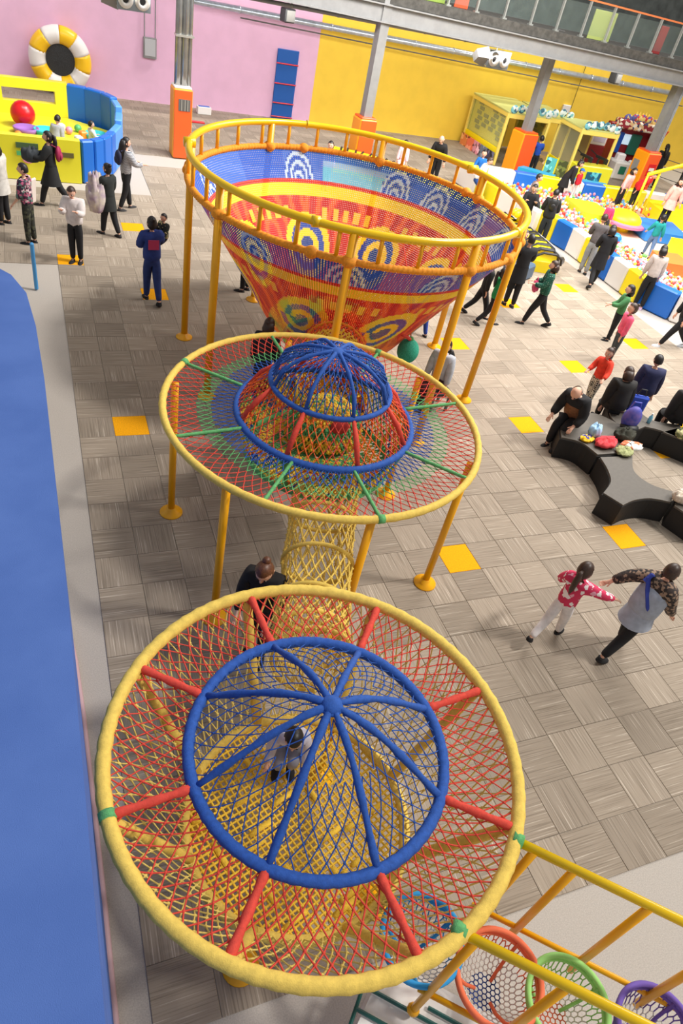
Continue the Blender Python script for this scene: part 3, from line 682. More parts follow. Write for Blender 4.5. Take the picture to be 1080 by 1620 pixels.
M_SKY = mat('sky_blue_rope', (44, 150, 214), .8); M_CORAL = mat('coral_rope', (244, 120, 80), .8); M_LGREEN = mat('pale_green_rope', (158, 216, 120), .8); M_PURP = mat('purple_rope', (116, 90, 178), .8); M_NAVY = mat('navy_rope', (44, 74, 150), .8); M_WR = mat('white_rope', (232, 228, 222), .8)
hexnet_bowl('sky blue net bowl with coral centre under the front disc rim', 1.363,-8.151, 1.0, .30, M_SKY, M_WR, M_CORAL, 10)
hexnet_bowl('coral net bowl with navy centre, second along the bridge', 1.805,-8.538, 1.0, .31, M_CORAL, M_WR, M_NAVY, 30)
hexnet_bowl('pale green net bowl with coral centre, third along the bridge', 2.22, -8.82, 1.0, .29, M_LGREEN, M_WR, M_CORAL, 0)
hexnet_bowl('purple net bowl at the lower right corner', 2.76, -9.16, 1.0, .28, M_PURP, M_WR, M_PURP, 20)
t = thing('bridge_platform', 'white padded platform with dark green frame under the net bowls', 'platform')
dx, dy = .74, -.672; nx, ny = .672, .74
def q4(u, v): return (1.0 + dx * u + nx * v, -8.20 + dy * u + ny * v)
MB().prism([q4(-.02, -.75), q4(4, -.75), q4(4, .26), q4(.36, .26), q4(.1, .16)], -.01, .42).build('white_pad', M_WHITE, t)
M_TEAL = mat('dark_green_frame', (20, 84, 78), .4)
for a, b in ((q4(.0, -.0), q4(1.6, -.0)), (q4(.0, -.16), q4(1.6, -.16)), (q4(0, -.0), q4(0, -.5)), (q4(.75, -.0), q4(.75, -.6)), (q4(.5, .08), q4(2.4, .08))):
    MB().tube([(a[0], a[1], .445), (b[0], b[1], .445)], .016, 6).build('frame_bar', M_TEAL, t)

# ================================================================== PLAY AREAS AND FURNITURE
def wall_seg(mb, a, b, h, th, bev=.03, z0=0.0, mi=0):
    dx_, dy_ = b[0] - a[0], b[1] - a[1]; L = math.hypot(dx_, dy_)
    mb.box(((a[0] + b[0]) / 2, (a[1] + b[1]) / 2, z0 + h / 2), (L, th, h), math.degrees(math.atan2(dy_, dx_)), bev, mi); return mb
# ---- soft play pen at the far left
pen = thing('soft_play_pen', 'yellow padded play pen with rounded blue ends at the far left', 'play pen')
def slotwall(name, a, b, h, th, slots, m):
    L = math.hypot(b[0] - a[0], b[1] - a[1]); d = ((b[0] - a[0]) / L, (b[1] - a[1]) / L); mb = MB()
    cuts = [0.0]
    for s0, s1, z0, z1 in slots: cuts += [s0, s1]
    cuts.append(L)
    pt = lambda s: (a[0] + d[0] * s, a[1] + d[1] * s)
    for i in range(0, len(cuts), 2): wall_seg(mb, pt(cuts[i]), pt(cuts[i + 1]), h, th, .0)
    for s0, s1, z0, z1 in slots: wall_seg(mb, pt(s0), pt(s1), z0, th, 0); wall_seg(mb, pt(s0), pt(s1), h - z1, th, 0, z1)
    return mb.build(name, m, pen)
slotwall('front_wall', (-3.2, 10.55), (.32, 10.6), 1.0, .22, [], M_LIME)
MB().box((-.9, 10.445, .8), (.5, .03, .12)).build('slot_shade_strip', mat('slot_shade_green', (70, 96, 60), .8), pen); MB().box((-.05, 10.47, .66), (.42, .03, .11)).build('slot_shade_strip', mat('slot_shade_olive', (104, 96, 50), .8), pen)  # dark strips on the solid wall, shade of open slots given by colour
slotwall('back_wall', (-3.2, 14.65), (.28, 14.95), 1.32, .25, [(1.75, 3.15, .75, 1.08)], M_LIME)
fr_pts = [(.32, 10.6), (.62, 10.75), (.86, 11.0), (1.06, 11.35), (1.2, 11.75)]
mb = MB()
for i in range(4): wall_seg(mb, fr_pts[i], fr_pts[i + 1], 1.0, .22)
mb.build('blue_front_curve', M_PBLUE, pen)
bk = [(.28, 14.95), (.8, 14.8), (1.25, 14.45), (1.5, 14.0)]
mb = MB()
for i in range(3): wall_seg(mb, bk[i], bk[i + 1], 1.3, .25)
mb.build('blue_back_curve', M_PBLUE, pen)
V = []; side = [(1.5, 14.0, 1.3), (1.55, 13.3, 1.2), (1.45, 12.5, 1.0), (1.2, 11.75, .98)]
mb = MB()
for i in range(3):
    a, b = side[i], side[i + 1]; wall_seg(mb, a, b, (a[2] + b[2]) / 2, .2)
mb.build('blue_side_wall', mat('sky_blue_vinyl', (84, 150, 226), .45), pen)
MB().prism([(-3.2, 10.6), (.3, 10.7), (1.1, 11.8), (1.4, 13.9), (.3, 14.8), (-3.2, 14.6)], -.005, .42).build('yellow_floor_pad', M_LIME, pen)
def ball(name, label, x, y, z, r, m, group=None, cat='ball'):
    o = MB().ell((0, 0, 0), (r, r, r), 16, 10).build(name, m, None, True); o.location = (x, y, z); return lift(o, label, cat, group)
ball('exercise_ball', 'big shiny red ball by the slotted back wall of the yellow pen', -.95, 13.5, .42 + .32, .32, M_RED)
toyc = [('pink', (240, 150, 170)), ('orange', (250, 150, 60)), ('turquoise', (60, 196, 200)), ('violet', (160, 110, 190)), ('white', (238, 236, 230)), ('green', (90, 180, 110)), ('yellow', (250, 220, 60)), ('red', (226, 60, 50))]
for k, (px, py, c, shp) in enumerate([(-.9, 12.9, 3, 'd'), (-.4, 12.9, 2, 'd'), (.9, 13.0, 2, 'd'), (.4, 12.4, 4, 'c'), (.55, 12.9, 1, 'c'), (-.3, 12.3, 3, 'c'), (.75, 12.3, 7, 'b'), (-1.1, 12.3, 1, 'b'), (.2, 13.2, 0, 'b'), (1.1, 12.5, 2, 'd'), (.0, 13.4, 4, 'c'), (.45, 13.5, 5, 'b')]):
    nm, cc = toyc[c]; m = mat('toy_' + nm, cc, .4)
    if shp == 'd': o = MB().lathe([(.02, 0), (.3, .02), (.34, .14), (.30, .16), (.26, .06), (.02, .05)], n=18).build('play_tub', m, None, True); lift(o, nm + ' shallow tub in the yellow pen ' + ['by the big red ball', 'right of the violet tub', 'in front of the blue back corner', '', '', '', '', '', '', 'beside the blue side wall'][k], 'tub')
    elif shp == 'c': o = MB().box((0, 0, .1), (.2, .2, .2), 20, .03).build('foam_block', m); lift(o, nm + ' foam block on the pen floor ' + {3: 'at its middle right', 4: 'before the blue back corner', 5: 'near the children', 10: 'by the back wall'}[k], 'block')
    else: o = MB().ell((0, 0, .1), (.1, .1, .1), 12, 8).build('toy_ball', m, None, True); lift(o, nm + ' toy ball on the floor of the yellow pen', 'ball')
    o.location = (px, py, .42)
t = thing('wall_sticker', 'green and pink animal sticker on the front of the yellow pen', 'sticker', (-.95, 10.43, .62))
MB().box((0, 0, 0), (.4, .006, .1)).build('green_print', mat('toy_green', (90, 180, 110), .4), t); MB().ell((.05, 0, -.14), (.13, .006, .08), 10, 6).build('pink_print', mat('toy_pink', (240, 150, 170), .4), t)
MB().ell((.45, 0, -.0), (.11, .006, .07), 10, 6).build('orange_print', mat('toy_orange', (250, 150, 60), .4), t)

# ---- ball pit at the right: striped padded walls
def striped(label, name, pts, cols, h, th, seg):
    t = thing(name, label, 'padded wall', (0, 0, 0))
    k = 0
    for i in range(len(pts) - 1):
        a, b = pts[i], pts[i + 1]; L = math.hypot(b[0] - a[0], b[1] - a[1]); n = max(1, round(L / seg))
        for j in range(n):
            p = (a[0] + (b[0] - a[0]) * j / n, a[1] + (b[1] - a[1]) * j / n); q_ = (a[0] + (b[0] - a[0]) * (j + .985) / n, a[1] + (b[1] - a[1]) * (j + .985) / n)
            mb = MB(); wall_seg(mb, p, q_, h, th, .035); mb.build('wall_pad', cols[k % len(cols)], t); k += 1
    return t
striped('striped blue, white and yellow padded wall of the ball pit facing the carpet', 'pit_wall', [(13.85, 9.3), (14.1, 7.9), (14.05, 4.4), (14.45, 3.55), (15.2, 2.7)], [M_PYEL, M_PBLUE, M_WHITE, M_PYEL, M_PBLUE, M_WHITE, M_PYEL, M_PBLUE, M_WHITE], .72, .3, .74)
striped('striped padded wall at the back of the ball pit by the arcade', 'pit_wall', [(13.2, 14.0), (15.3, 13.55), (18.0, 13.0), (20.8, 12.75), (25.5, 12.0)], [M_LIME, M_WHITE, M_PBLUE, M_PYEL, M_WHITE, M_PBLUE, M_PYEL], .65, .35, .95)
striped('white and yellow padded wall at the left end of the ball pit', 'pit_wall', [(13.2, 13.8), (13.55, 11.5), (13.85, 9.45)], [M_WHITE, M_PYEL, M_WHITE], .6, .3, 1.2)
o = MB().prism([(13.9, 9.3), (14.2, 4.5), (15.3, 2.5), (26, 2.0), (26, 12), (18, 12.9), (13.3, 13.7)], -.005, .1).build('pit_floor', mat('pit_floor_pad', (238, 214, 190), .6)); lift(o, 'pale padded floor inside the ball pit', 'floor pad')
softs = [('lemon_ramp', 'lemon yellow soft ramp by the turquoise boy in the ball pit', [(17.9, 6.6), (19.3, 6.4), (20.2, 7.7), (18.2, 8.2)], .45, M_PYEL),
 ('green_block', 'lime green soft block beside the child in pink', [(16.0, 10.0), (17.2, 9.7), (17.3, 11.2), (16.2, 11.5)], .42, mat('lime_vinyl', (200, 220, 40), .4)),
 ('blue_step', 'blue soft step where the girl in the pink dress stands', [(17.9, 8.9), (19.4, 8.6), (19.9, 10.0), (18.2, 10.4)], .35, mat('mid_blue_vinyl', (40, 130, 220), .4)),
 ('pink_platform', 'pale pink padded platform at the right edge of the ball pit', [(19.6, 3.9), (23.5, 3.4), (24, 7.2), (20.5, 7.4)], .32, mat('pale_pink_vinyl', (244, 186, 170), .45)),
 ('yellow_bank', 'yellow padded bank running to the right frame edge', [(16.9, 2.6), (22, 2.1), (22, 3.1), (17.2, 3.8)], .5, M_PYEL),
 ('orange_block', 'orange soft block between the boys in the ball pit', [(16.3, 6.1), (17.2, 5.9), (17.4, 6.9), (16.5, 7.1)], .4, mat('tan_orange_vinyl', (232, 130, 60), .45)),
 ('yellow_mound_base', 'yellow soft block near the back wall of the ball pit', [(19.8, 10.4), (22.5, 10.0), (22.8, 11.6), (20.2, 12.0)], .5, M_PYEL)]
for nm, lb, pts, h, m in softs:
    b = MB(); b.prism(pts, .1, .1 + h); o = b.build(nm, m); lift(o, lb, 'soft block')
    md = o.modifiers.new('bevel', 'BEVEL'); md.width = .06; md.segments = 2
t = thing('seesaw', 'yellow dome seesaw with a pink rim in the ball pit', 'seesaw', (17.6, 9.9, .1)); MB().ell((0, 0, .35), (.62, .62, .3), 20, 10).build('yellow_dome', M_PYEL, t, True); MB().lathe([(.5, .2), (.8, .25), (.8, .33), (.5, .36)], n=24).build('pink_rim', mat('rose_vinyl', (226, 120, 160), .45), t)
MB().lathe([(.3, 0), (.34, .25)], n=16).build('foot', M_PYEL, t)
for x, y, c in ((15.5, 8.6, 'left'), (15.9, 8.1, 'right')): ball('soft_ball', 'large blue ball lying in the small balls, %s of the two' % c, x, y, .38, .2, mat('mid_blue_vinyl', (40, 130, 220), .4))
# play balls
bc = [('white', (240, 238, 232)), ('red', (232, 60, 50)), ('orange', (250, 150, 50)), ('yellow', (250, 216, 60)), ('pink', (242, 150, 170)), ('light blue', (110, 180, 230)), ('green', (120, 200, 110))]
bm = []
for nm, c in bc:
    o = MB().ell((0, 0, 0), (.055, .055, .055), 8, 6).build('play_ball', mat('play_ball_' + nm.replace(' ', '_'), c, .35), None, True); bm.append(o.data); bpy.data.objects.remove(o)
def zone(n, pts, near=False):
    out = []; xs = [p[0] for p in pts]; ys = [p[1] for p in pts]
    while len(out) < n:
        x, y = random.uniform(min(xs), max(xs)), random.uniform(min(ys), max(ys)); c = False
        for i in range(len(pts)):
            a, b = pts[i], pts[i - 1]
            if (a[1] > y) != (b[1] > y) and x < (b[0] - a[0]) * (y - a[1]) / (b[1] - a[1]) + a[0]: c = not c
        if c: out.append((x, y, random.uniform(.3, .42)))
    return out
Z1 = [(14.35, 8.9), (14.35, 4.6), (14.9, 3.6), (16.2, 4.2), (16.0, 7.5), (15.8, 9.2)]
nb = zone(255, Z1)
for x, y, z in nb:
    k = random.choices(range(7), [5, 2, 2, 2, 2, 2, 1])[0]; o = bpy.data.objects.new('play_ball', bm[k]); COL.objects.link(o); o.location = (x, y, z)
    lift(o, bc[k][0] + ' plastic play ball in the ball pit near its striped front wall', 'ball', bc[k][0] + ' play balls near the front wall of the ball pit')
far = MB()
Z2 = [(14.1, 9.5), (16.0, 9.3), (19.5, 11.4), (24, 10.4), (24, 11.6), (18, 12.6), (13.8, 13.3), (13.75, 11.0)]
Z3 = [(15.6, 2.7), (17.0, 2.5), (17.1, 4.4), (16.3, 5.4), (15.1, 3.6)]
for x, y, z in zone(1500, Z1) + zone(1300, Z2) + zone(320, Z3):
    far.ell((x, y, z - (.09 if random.random() < .4 else 0)), (.055, .055, .055), 6, 4, mi=random.choices(range(7), [5, 2, 2, 2, 3, 2, 1])[0])
o = far.build('play_balls', [MATS['play_ball_' + c[0].replace(' ', '_')] for c in bc], None, True); lift(o, 'hundreds of small mixed colour play balls filling the ball pit', 'play balls', kind='stuff')
# yellow tube frame over the pit at the right
t = thing('tube_frame', 'yellow sloping tube frame over the ball pit at the right edge', 'frame')
for a, b, r in (((18.45, 10.55, 1.75), (23.2, 12.3, 2.3), .06), ((19.2, 10.8, .4), (19.2, 10.85, 1.85), .045), ((18.45, 10.55, .4), (18.45, 10.55, 1.75), .04), ((22.6, 12.0, .4), (22.6, 12.1, 2.25), .045)):
    MB().tube([a, b], r, 10).build('frame_tube', M_PYEL, t, True)

# ---- bee bench curling round the funnel
bee = thing('bee_bench', 'long curved padded bench shaped like a striped bee behind the funnel', 'bench')
path = [(8.4, 14.1), (9.3, 13.7), (10.1, 13.0), (10.8, 12.2), (11.3, 11.1), (11.7, 10.0), (12.0, 8.9), (12.2, 7.8), (12.15, 6.9), (11.95, 6.2)]
Pb = []
for i in range(len(path) - 1):
    for f in (0, .5): Pb.append((path[i][0] + (path[i + 1][0] - path[i][0]) * f, path[i][1] + (path[i + 1][1] - path[i][1]) * f))
Pb.append(path[-1])
def off(i, d):
    a, b = Pb[max(i - 1, 0)], Pb[min(i + 1, len(Pb) - 1)]; L = math.hypot(b[0] - a[0], b[1] - a[1]); return (Pb[i][0] + (b[1] - a[1]) / L * d, Pb[i][1] - (b[0] - a[0]) / L * d)
def strip(prof, mi_of=None):
    mb = MB(); V = []; n = len(prof); F = []; mi = []
    for i in range(len(Pb)):
        for d, z in prof: x, y = off(i, d); V.append((x, y, z))
    for i in range(len(Pb) - 1):
        for k in range(n): F.append((i * n + k, i * n + (k + 1) % n, (i + 1) * n + (k + 1) % n, (i + 1) * n + k))
    F.append(tuple(range(n))); F.append(tuple(range((len(Pb) - 1) * n + n - 1, (len(Pb) - 1) * n - 1, -1)))
    mb.add(V, F); return mb
strip([(-.5, 0), (.5, 0), (.5, .3), (-.5, .3)]).build('yellow_base', M_PYEL, bee)
strip([(.5 + .12 * math.cos(a), .42 + .12 * math.sin(a)) for a in [2 * PI * k / 10 for k in range(10)]]).build('grey_roll', mat('grey_vinyl', (150, 150, 150), .45), bee, True)
strip([(-.5 + .1 * math.cos(a), .40 + .12 * math.sin(a)) for a in [2 * PI * k / 10 for k in range(10)]]).build('grey_roll', mat('grey_vinyl', (150, 150, 150), .45), bee, True)
strip([(-.42, .3), (.42, .3), (.36, .52), (.18, .62), (-.18, .62), (-.36, .52)]).build('yellow_back', M_PYEL, bee, True)
for i in range(0, len(Pb)):
    for sub in (0.0, .5):
        j = min(i, len(Pb) - 1); c = off(j, 0); a, b = Pb[max(j - 1, 0)], Pb[min(j + 1, len(Pb) - 1)]; L = math.hypot(b[0] - a[0], b[1] - a[1]); tx, ty = (b[0] - a[0]) / L * .28 * sub * 2, (b[1] - a[1]) / L * .28 * sub * 2
        P = [(off(j, d)[0] + tx, off(j, d)[1] + ty, z + .012) for d, z in ((-.40, .36), (-.36, .52), (-.18, .62), (.18, .62), (.36, .52), (.42, .36))]
        MB().tube(P, .035, 6).build('black_stripe', M_BLACK, bee)
t_ = MB()
for k in range(7): a = 2 * PI * k / 7; t_.ell((12.25 + .18 * math.cos(a), 8.3 + .18 * math.sin(a), .85), (.1, .1, .1), 8, 6)
t_.ell((12.25, 8.3, .85), (.14, .14, .12), 10, 8); t_.tube([(12.25, 8.3, .6), (12.25, 8.3, .85)], .06, 8)
t_.build('flower_antenna', M_PYEL, bee, True)
t = thing('low_sofa', 'dark blue low sofa end half hidden behind the railed funnel post', 'sofa', (10.9, 5.75, 0), 30)
MB().box((0, 0, .2), (1.0, .5, .4), bev=.05).build('seat', mat('slate_blue_vinyl', (74, 96, 120), .5), t); MB().box((0, .2, .5), (1.0, .14, .3), bev=.05).build('backrest', M_SOFA, t)

# ---- booths and arcade machines along the yellow wall
M_BRICKL = mat('brick_line_paint', (222, 206, 60), .6); M_GREENP = mat('dull_green_panel', (176, 178, 60), .6)
def booth(label, x0, y0, x1, y1, h, rz=0, poster=False, brick=True, arch=True, counter=False):
    t = thing('shooting_booth', label, 'booth', ((x0 + x1) / 2, (y0 + y1) / 2, 0), rz); wx, wy = (x1 - x0) / 2, (y1 - y0) / 2
    for sx in (-1, 1):
        for sy in (-1, 1): MB().box((sx * wx, sy * wy, h / 2), (.1, .1, h), bev=.01).build('corner_post', mat('cream_yellow', (248, 222, 110), .5), t)
    MB().box((0, wy - .02, h / 2), (2 * wx, .05, h), bev=0).build('back_panel', mat('booth_back', (170, 148, 96), .7) if counter else M_GREENP, t)
    MB().box((0, 0, h), (2 * wx + .1, 2 * wy + .1, .06), bev=.01).build('roof', mat('pale_green_roof', (206, 210, 130), .6), t)
    MB().box((-wx, 0, .3), (.06, 2 * wy, .6), bev=.01).build('side_base', M_PYEL, t)
    MB().box((-wx, 0, h - .1), (.08, 2 * wy, .14), bev=.01).build('side_header', mat('cream_yellow', (248, 222, 110), .5), t)
    MB().box((-wx, 0, .6 + (h - .75) / 2), (.012, 2 * wy - .1, h - .8)).build('side_glass', mat('booth_glass', (214, 226, 190), .1, alpha=.12), t)
    if brick:
        for r in range(6):
            for q in range(5):
                if (r + q) % 2 == 0 or q % 2: continue
        for r in range(6):
            for q in range(4):
                if random.random() < .25: continue
                yy = -wy + .35 + q * (2 * wy - .5) / 4 + (.15 if r % 2 else 0); MB().box((-wx + .07, yy, .85 + r * .17), (.02, .36, .13)).build('painted_brick', mat('grey_green_brick', (150, 152, 90), .7), t)
        MB().box((-wx + .095, 0, 1.15), (.02, 2 * wy - .1, 1.15)).build('inner_screen', mat('lemon_screen', (222, 214, 84), .7), t)
    if poster:
        for q, c in enumerate([(236, 140, 80), (240, 120, 90), (226, 150, 170), (110, 120, 140), (60, 60, 90)]):
            yy = wy - (q + .5) * 2 * wy / 5; o_ = MB().box((-wx - .12, yy, .22), (.03, 2 * wy / 5 - .02, .44)).build('poster_panel', mat_pattern('poster_%d' % q, [(0, c), (.45, tuple(min(255, v + 50) for v in c)), (.75, tuple(int(v * .6) for v in c))], 6), t)
    if arch:
        MB().box((0, -wy, h - .1), (2 * wx, .08, .2), bev=.02).build('front_header', mat('cream_yellow', (248, 222, 110), .5), t)
        n = max(3, int(wx * 2 / .28))
        for q in range(n): MB().ell((-wx + (q + .5) * 2 * wx / n, -wy - .05, h + .1 + .1 * math.sin(PI * (q + .5) / n)), (.17, .05, .15), 12, 8).build('cloud_sign', mat_pattern('cloud_%d' % (q % 2), [(0, (230, 240, 236)), (.4, (120, 190, 200)), (.7, (60, 110, 130))], 9), t, True)
    if counter:
        MB().box((0, -wy - .25, .4), (2 * wx, .6, .8), bev=.03).build('counter', M_LIME, t)
        MB().box((0, -wy - .56, .4), (.7, .02, .4)).build('blue_picture', mat_pattern('blue_picture', [(0, (40, 150, 190)), (.5, (110, 210, 220)), (.8, (30, 90, 120))], 6), t)
        for s in (-.4, .35):
            g = MB(); g.tube([(s, -wy - .05, .8), (s, -wy - .05, 1.0)], .04, 8); g.box((s, -wy - .2, 1.06), (.07, .6, .1), 15, .02); g.box((s + .08, -wy - .42, 1.0), (.06, .2, .2), 15, .02); g.tube([(s - .1, -wy + .05, 1.1), (s - .22, -wy + .35, 1.2)], .02, 6)
            g.build('toy_gun', M_BLACK, t)
    return t
booth('yellow framed glass booth with posters at its foot, leftmost of the row', 16.35, 16.65, 18.3, 19.5, 1.9, poster=True)
booth('yellow glass booth just right of the grey pillar', 18.5, 16.9, 19.6, 19.2, 1.9, -4)
booth('yellow shooting booth with two toy guns on its counter', 19.0, 15.3, 20.7, 16.9, 1.95, -2, brick=False, counter=True)
t = thing('fence_panel', 'low clear panel with blue and green pictures before the booths', 'panel', (18.0, 15.6, 0), -35)
for q, c in enumerate([(90, 190, 190), (150, 120, 70), (90, 190, 190), (120, 130, 60)]):
    MB().box((-.7 + q * .45, 0, .4), (.4, .04, .75)).build('picture_panel', mat_pattern('panel_%d' % q, [(0, c), (.5, tuple(int(v * .6) for v in c)), (.8, tuple(min(255, v + 60) for v in c))], 7), t)
    MB().box((-.92 + q * .45, 0, .42), (.04, .06, .84)).build('panel_post', M_PYEL, t)
for lb, pts in (('turquoise padded kerb by the pillar foot', [(16.2, 14.75), (17.3, 13.9), (17.6, 14.2), (16.6, 15.0)]), ('turquoise padded kerb before the toy gun booth', [(17.9, 13.75), (19.6, 13.4), (19.7, 13.8), (18.1, 14.2)])):
    o = MB().prism(pts, -.005, .5).build('padded_kerb', mat('turquoise_vinyl', (40, 160, 206), .45)); lift(o, lb, 'padded kerb')
arc = thing('arcade_machine', 'big dark red arcade machine with a crowned sign and white decks', 'arcade machine', (23.3, 17.3, 0), -8)
M_DRED = mat('dark_red_cabinet', (140, 26, 34), .5)
MB().box((0, .55, .95), (2.1, .3, 1.9), bev=.03).build('cabinet_back', M_DRED, arc); MB().box((-1.05, .1, .9), (.08, 1.2, 1.8), bev=.02).build('cabinet_side', M_DRED, arc); MB().box((1.05, .1, .9), (.08, 1.2, 1.8), bev=.02).build('cabinet_side', M_DRED, arc)
MB().box((0, .0, 1.98), (2.1, .5, .34), bev=.05).build('sign_box', mat_pattern('arcade_sign', [(0, (150, 40, 50)), (.35, (230, 190, 140)), (.6, (60, 60, 90)), (.8, (240, 230, 210))], 7), arc)
for s in (-.7, -.35, 0, .35, .7): MB().ell((s, -.1, 2.18 + .08 * math.cos(s * 2)), (.2, .08, .17), 12, 8).build('sign_badge', mat_pattern('badge_%d' % (int(s * 20) % 3), [(0, (230, 200, 120)), (.4, (200, 60, 60)), (.7, (90, 90, 150))], 10), arc, True)
cr = MB()
for s in (-.3, -.15, 0, .15, .3): cr.lathe([(.06, 0), (.0, .22)], (s, 0, 2.3), 6, cap=False)
cr.box((0, 0, 2.3), (.7, .12, .1)); cr.build('crown', mat('gold', (246, 206, 90), .3), arc)
for s, c in ((-.55, (30, 90, 190)), (.35, (30, 110, 90))):
    MB().box((s, .3, 1.2), (.5, .12, .8), bev=.02).build('screen_panel', mat('arc_panel_%d' % int(c[0] + c[1]), c, .4), arc)
MB().box((-.05, .36, 1.35), (.42, .05, .4)).build('lit_screen', mat('lit_screen', (190, 214, 230), .3, emit=.6), arc)
for s in (-.55, .45):
    MB().box((s, -.55, .35), (.75, .8, .7), bev=.06).build('white_deck', mat('deck_white', (224, 222, 216), .4), arc); MB().box((s, -.45, .8), (.4, .3, .3), bev=.05).build('control_head', mat('deck_head_%d' % (s > 0), (224, 220, 220) if s < 0 else (170, 40, 50), .4), arc)
    MB().box((s, -.97, .4), (.3, .02, .3)).build('deck_print', mat('deck_green', (30, 120, 90), .5), arc)
for s in (-1.25, 1.2):
    P = [(s + (.0 if s < 0 else .2 * math.sin(a)), -.2 + .5 * math.cos(a) * .3, 1.0 + 1.0 * math.sin(a * .9)) for a in [PI * .0 + PI * .55 * k / 8 for k in range(9)]]
    MB().tube(P, .03, 6).build('red_arch', M_RRED, arc)
t = thing('small_game_machine', 'red and white game machine left of the big arcade machine', 'arcade machine', (21.4, 17.4, 0), -8)
MB().box((0, 0, .55), (.8, .7, 1.1), bev=.04).build('machine_body', M_DRED, t); MB().box((0, -.1, 1.45), (.75, .5, .7), bev=.03).build('machine_head', M_WHITE, t); MB().box((0, -.36, 1.45), (.55, .02, .45)).build('screen', mat('pale_screen', (200, 190, 210), .3), t)
t = thing('gate_post', 'black metal barrier with wires before the yellow wall at right', 'barrier')
for x, y in ((25.2, 15.6), (26.0, 14.2)): MB().box((x, y, .55), (.1, .06, 1.1)).build('barrier_post', M_BLACK, t)
for z in (.35, .75, 1.05): MB().tube([(24.0, 17.5, z), (25.2, 15.6, z), (26.0, 14.2, z)], .015, 6).build('barrier_wire', M_DGREY, t)

# ---- wavy sofas at the right
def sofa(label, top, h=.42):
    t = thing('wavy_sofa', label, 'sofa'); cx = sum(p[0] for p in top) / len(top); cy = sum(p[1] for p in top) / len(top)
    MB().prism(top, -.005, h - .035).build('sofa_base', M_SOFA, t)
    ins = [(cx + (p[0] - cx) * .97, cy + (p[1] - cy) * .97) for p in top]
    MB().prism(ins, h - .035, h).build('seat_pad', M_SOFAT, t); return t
def smooth(pts, n=5):
    out = []
    for i in range(len(pts) - 1):
        p0, p1, p2, p3 = pts[max(i - 1, 0)], pts[i], pts[i + 1], pts[min(i + 2, len(pts) - 1)]
        for k in range(n):
            f = k / n; out.append(tuple(.5 * (2 * p1[a] + (p2[a] - p0[a]) * f + (2 * p0[a] - 5 * p1[a] + 4 * p2[a] - p3[a]) * f * f + (3 * p1[a] - p0[a] - 3 * p2[a] + p3[a]) * f ** 3) for a in (0, 1)))
    out.append(pts[-1]); return out
H_ = .42
S1 = smooth([(7.025,-3.177), (7.359,-2.935), (7.525,-2.627), (7.611,-2.295)]) + smooth([(8.303,-2.327), (8.023,-2.731), (8.102,-3.086), (8.398,-3.314)]) + smooth([(8.154,-3.549), (7.829,-3.416), (7.477,-3.416), (7.184,-3.498)])
sofa('empty wavy dark grey sofa piece with a pointed corner', S1)
S2 = smooth([(7.598,-2.259), (7.495,-1.893), (7.182,-1.720)]) + smooth([(7.443,-1.288), (8.307,-1.028), (8.682,-1.378), (8.741,-1.775), (8.356,-2.261)])
sofa('wavy dark sofa piece under the man in the brown vest', S2)
S3 = smooth([(8.771,-1.700), (8.641,-1.295), (8.885,-0.812)]) + smooth([(9.479,-0.846), (9.534,-1.358), (10.115,-1.565)]) + smooth([(9.751,-1.976), (9.481,-1.698), (9.216,-1.558)])
sofa('wavy dark sofa piece carrying the people in dark coats', S3)
S4 = smooth([(9.479,-1.737), (9.747,-2.014), (10.342,-2.712)]) + smooth([(10.859,-2.190), (10.308,-1.743), (10.141,-1.608)])
sofa('wavy dark sofa piece running out at the right edge', S4)
S5 = smooth([(8.130,-3.622), (8.297,-4.089)]) + smooth([(8.912,-3.725), (8.410,-3.364)])
sofa('dark sofa piece at the right edge after the pointed piece', S5)
# things on the sofas: crumpled clothes, bags, bottle
def cloth(name, label, cat, x, y, z, sx, sy, sz, m, rz=0, seed=1):
    rs = random.Random(seed); mb = MB(); n = 14
    mb.ell((0, 0, sz * .45), (sx, sy, sz * .55), n * 2, n); V = []
    for v in mb.v:
        f = 1 + .16 * math.sin(9 * v[0] / sx + seed) * math.cos(7 * v[1] / sy + seed * 2) + .10 * math.sin(13 * v[0] / sx * v[1] / sy + seed); V.append((v[0] * f, v[1] * (2 - f), max(0.0, v[2] * (f + .1 * rs.uniform(-1, 1)))))
    mb.v = V; o = mb.build(name, m, None, True); o.location = (x, y, z); o.rotation_euler = (0, 0, math.radians(rz)); return lift(o, label, cat)
cloth('crumpled_jacket', 'crumpled red jacket on the sofa beside the man in brown', 'jacket', 7.931,-2.008, .42, .24, .15, .14, mat('red_cloth', (206, 34, 50), .8, rgb2=(232, 80, 84), nscale=12), 10, 3)
cloth('crumpled_jacket', 'pale blue jacket heaped above the red one', 'jacket', 7.866,-1.738, .44, .15, .11, .22, mat('pale_blue_cloth', (170, 206, 236), .8), 40, 5)
cloth('crumpled_scarf', 'yellow and blue scarf poking out left of the red jacket', 'scarf', 7.655,-1.838, .42, .14, .1, .08, mat_pattern('scarf', [(0, (250, 200, 40)), (.45, (60, 60, 150)), (.8, (230, 230, 220))], 14), 0, 7)
cloth('crumpled_coat', 'dark olive coat heaped on the sofa', 'coat', 8.434,-1.867, .42, .2, .16, .2, mat('olive_cloth', (46, 46, 34), .85), 0, 8)
cloth('furry_hood', 'pale green furry trim hanging over the sofa edge', 'coat', 8.163,-2.252, .42, .19, .14, .1, mat('fur_green', (176, 180, 130), .95, rgb2=(140, 146, 96), nscale=50), 20, 9)
cloth('folded_coat', 'orange and white lined coat lying over black clothes', 'coat', 8.377,-2.158, .44, .2, .12, .11, mat_pattern('lined', [(0, (240, 238, 232)), (.4, (238, 130, 90)), (.65, (30, 30, 36))], 9), -20, 10)
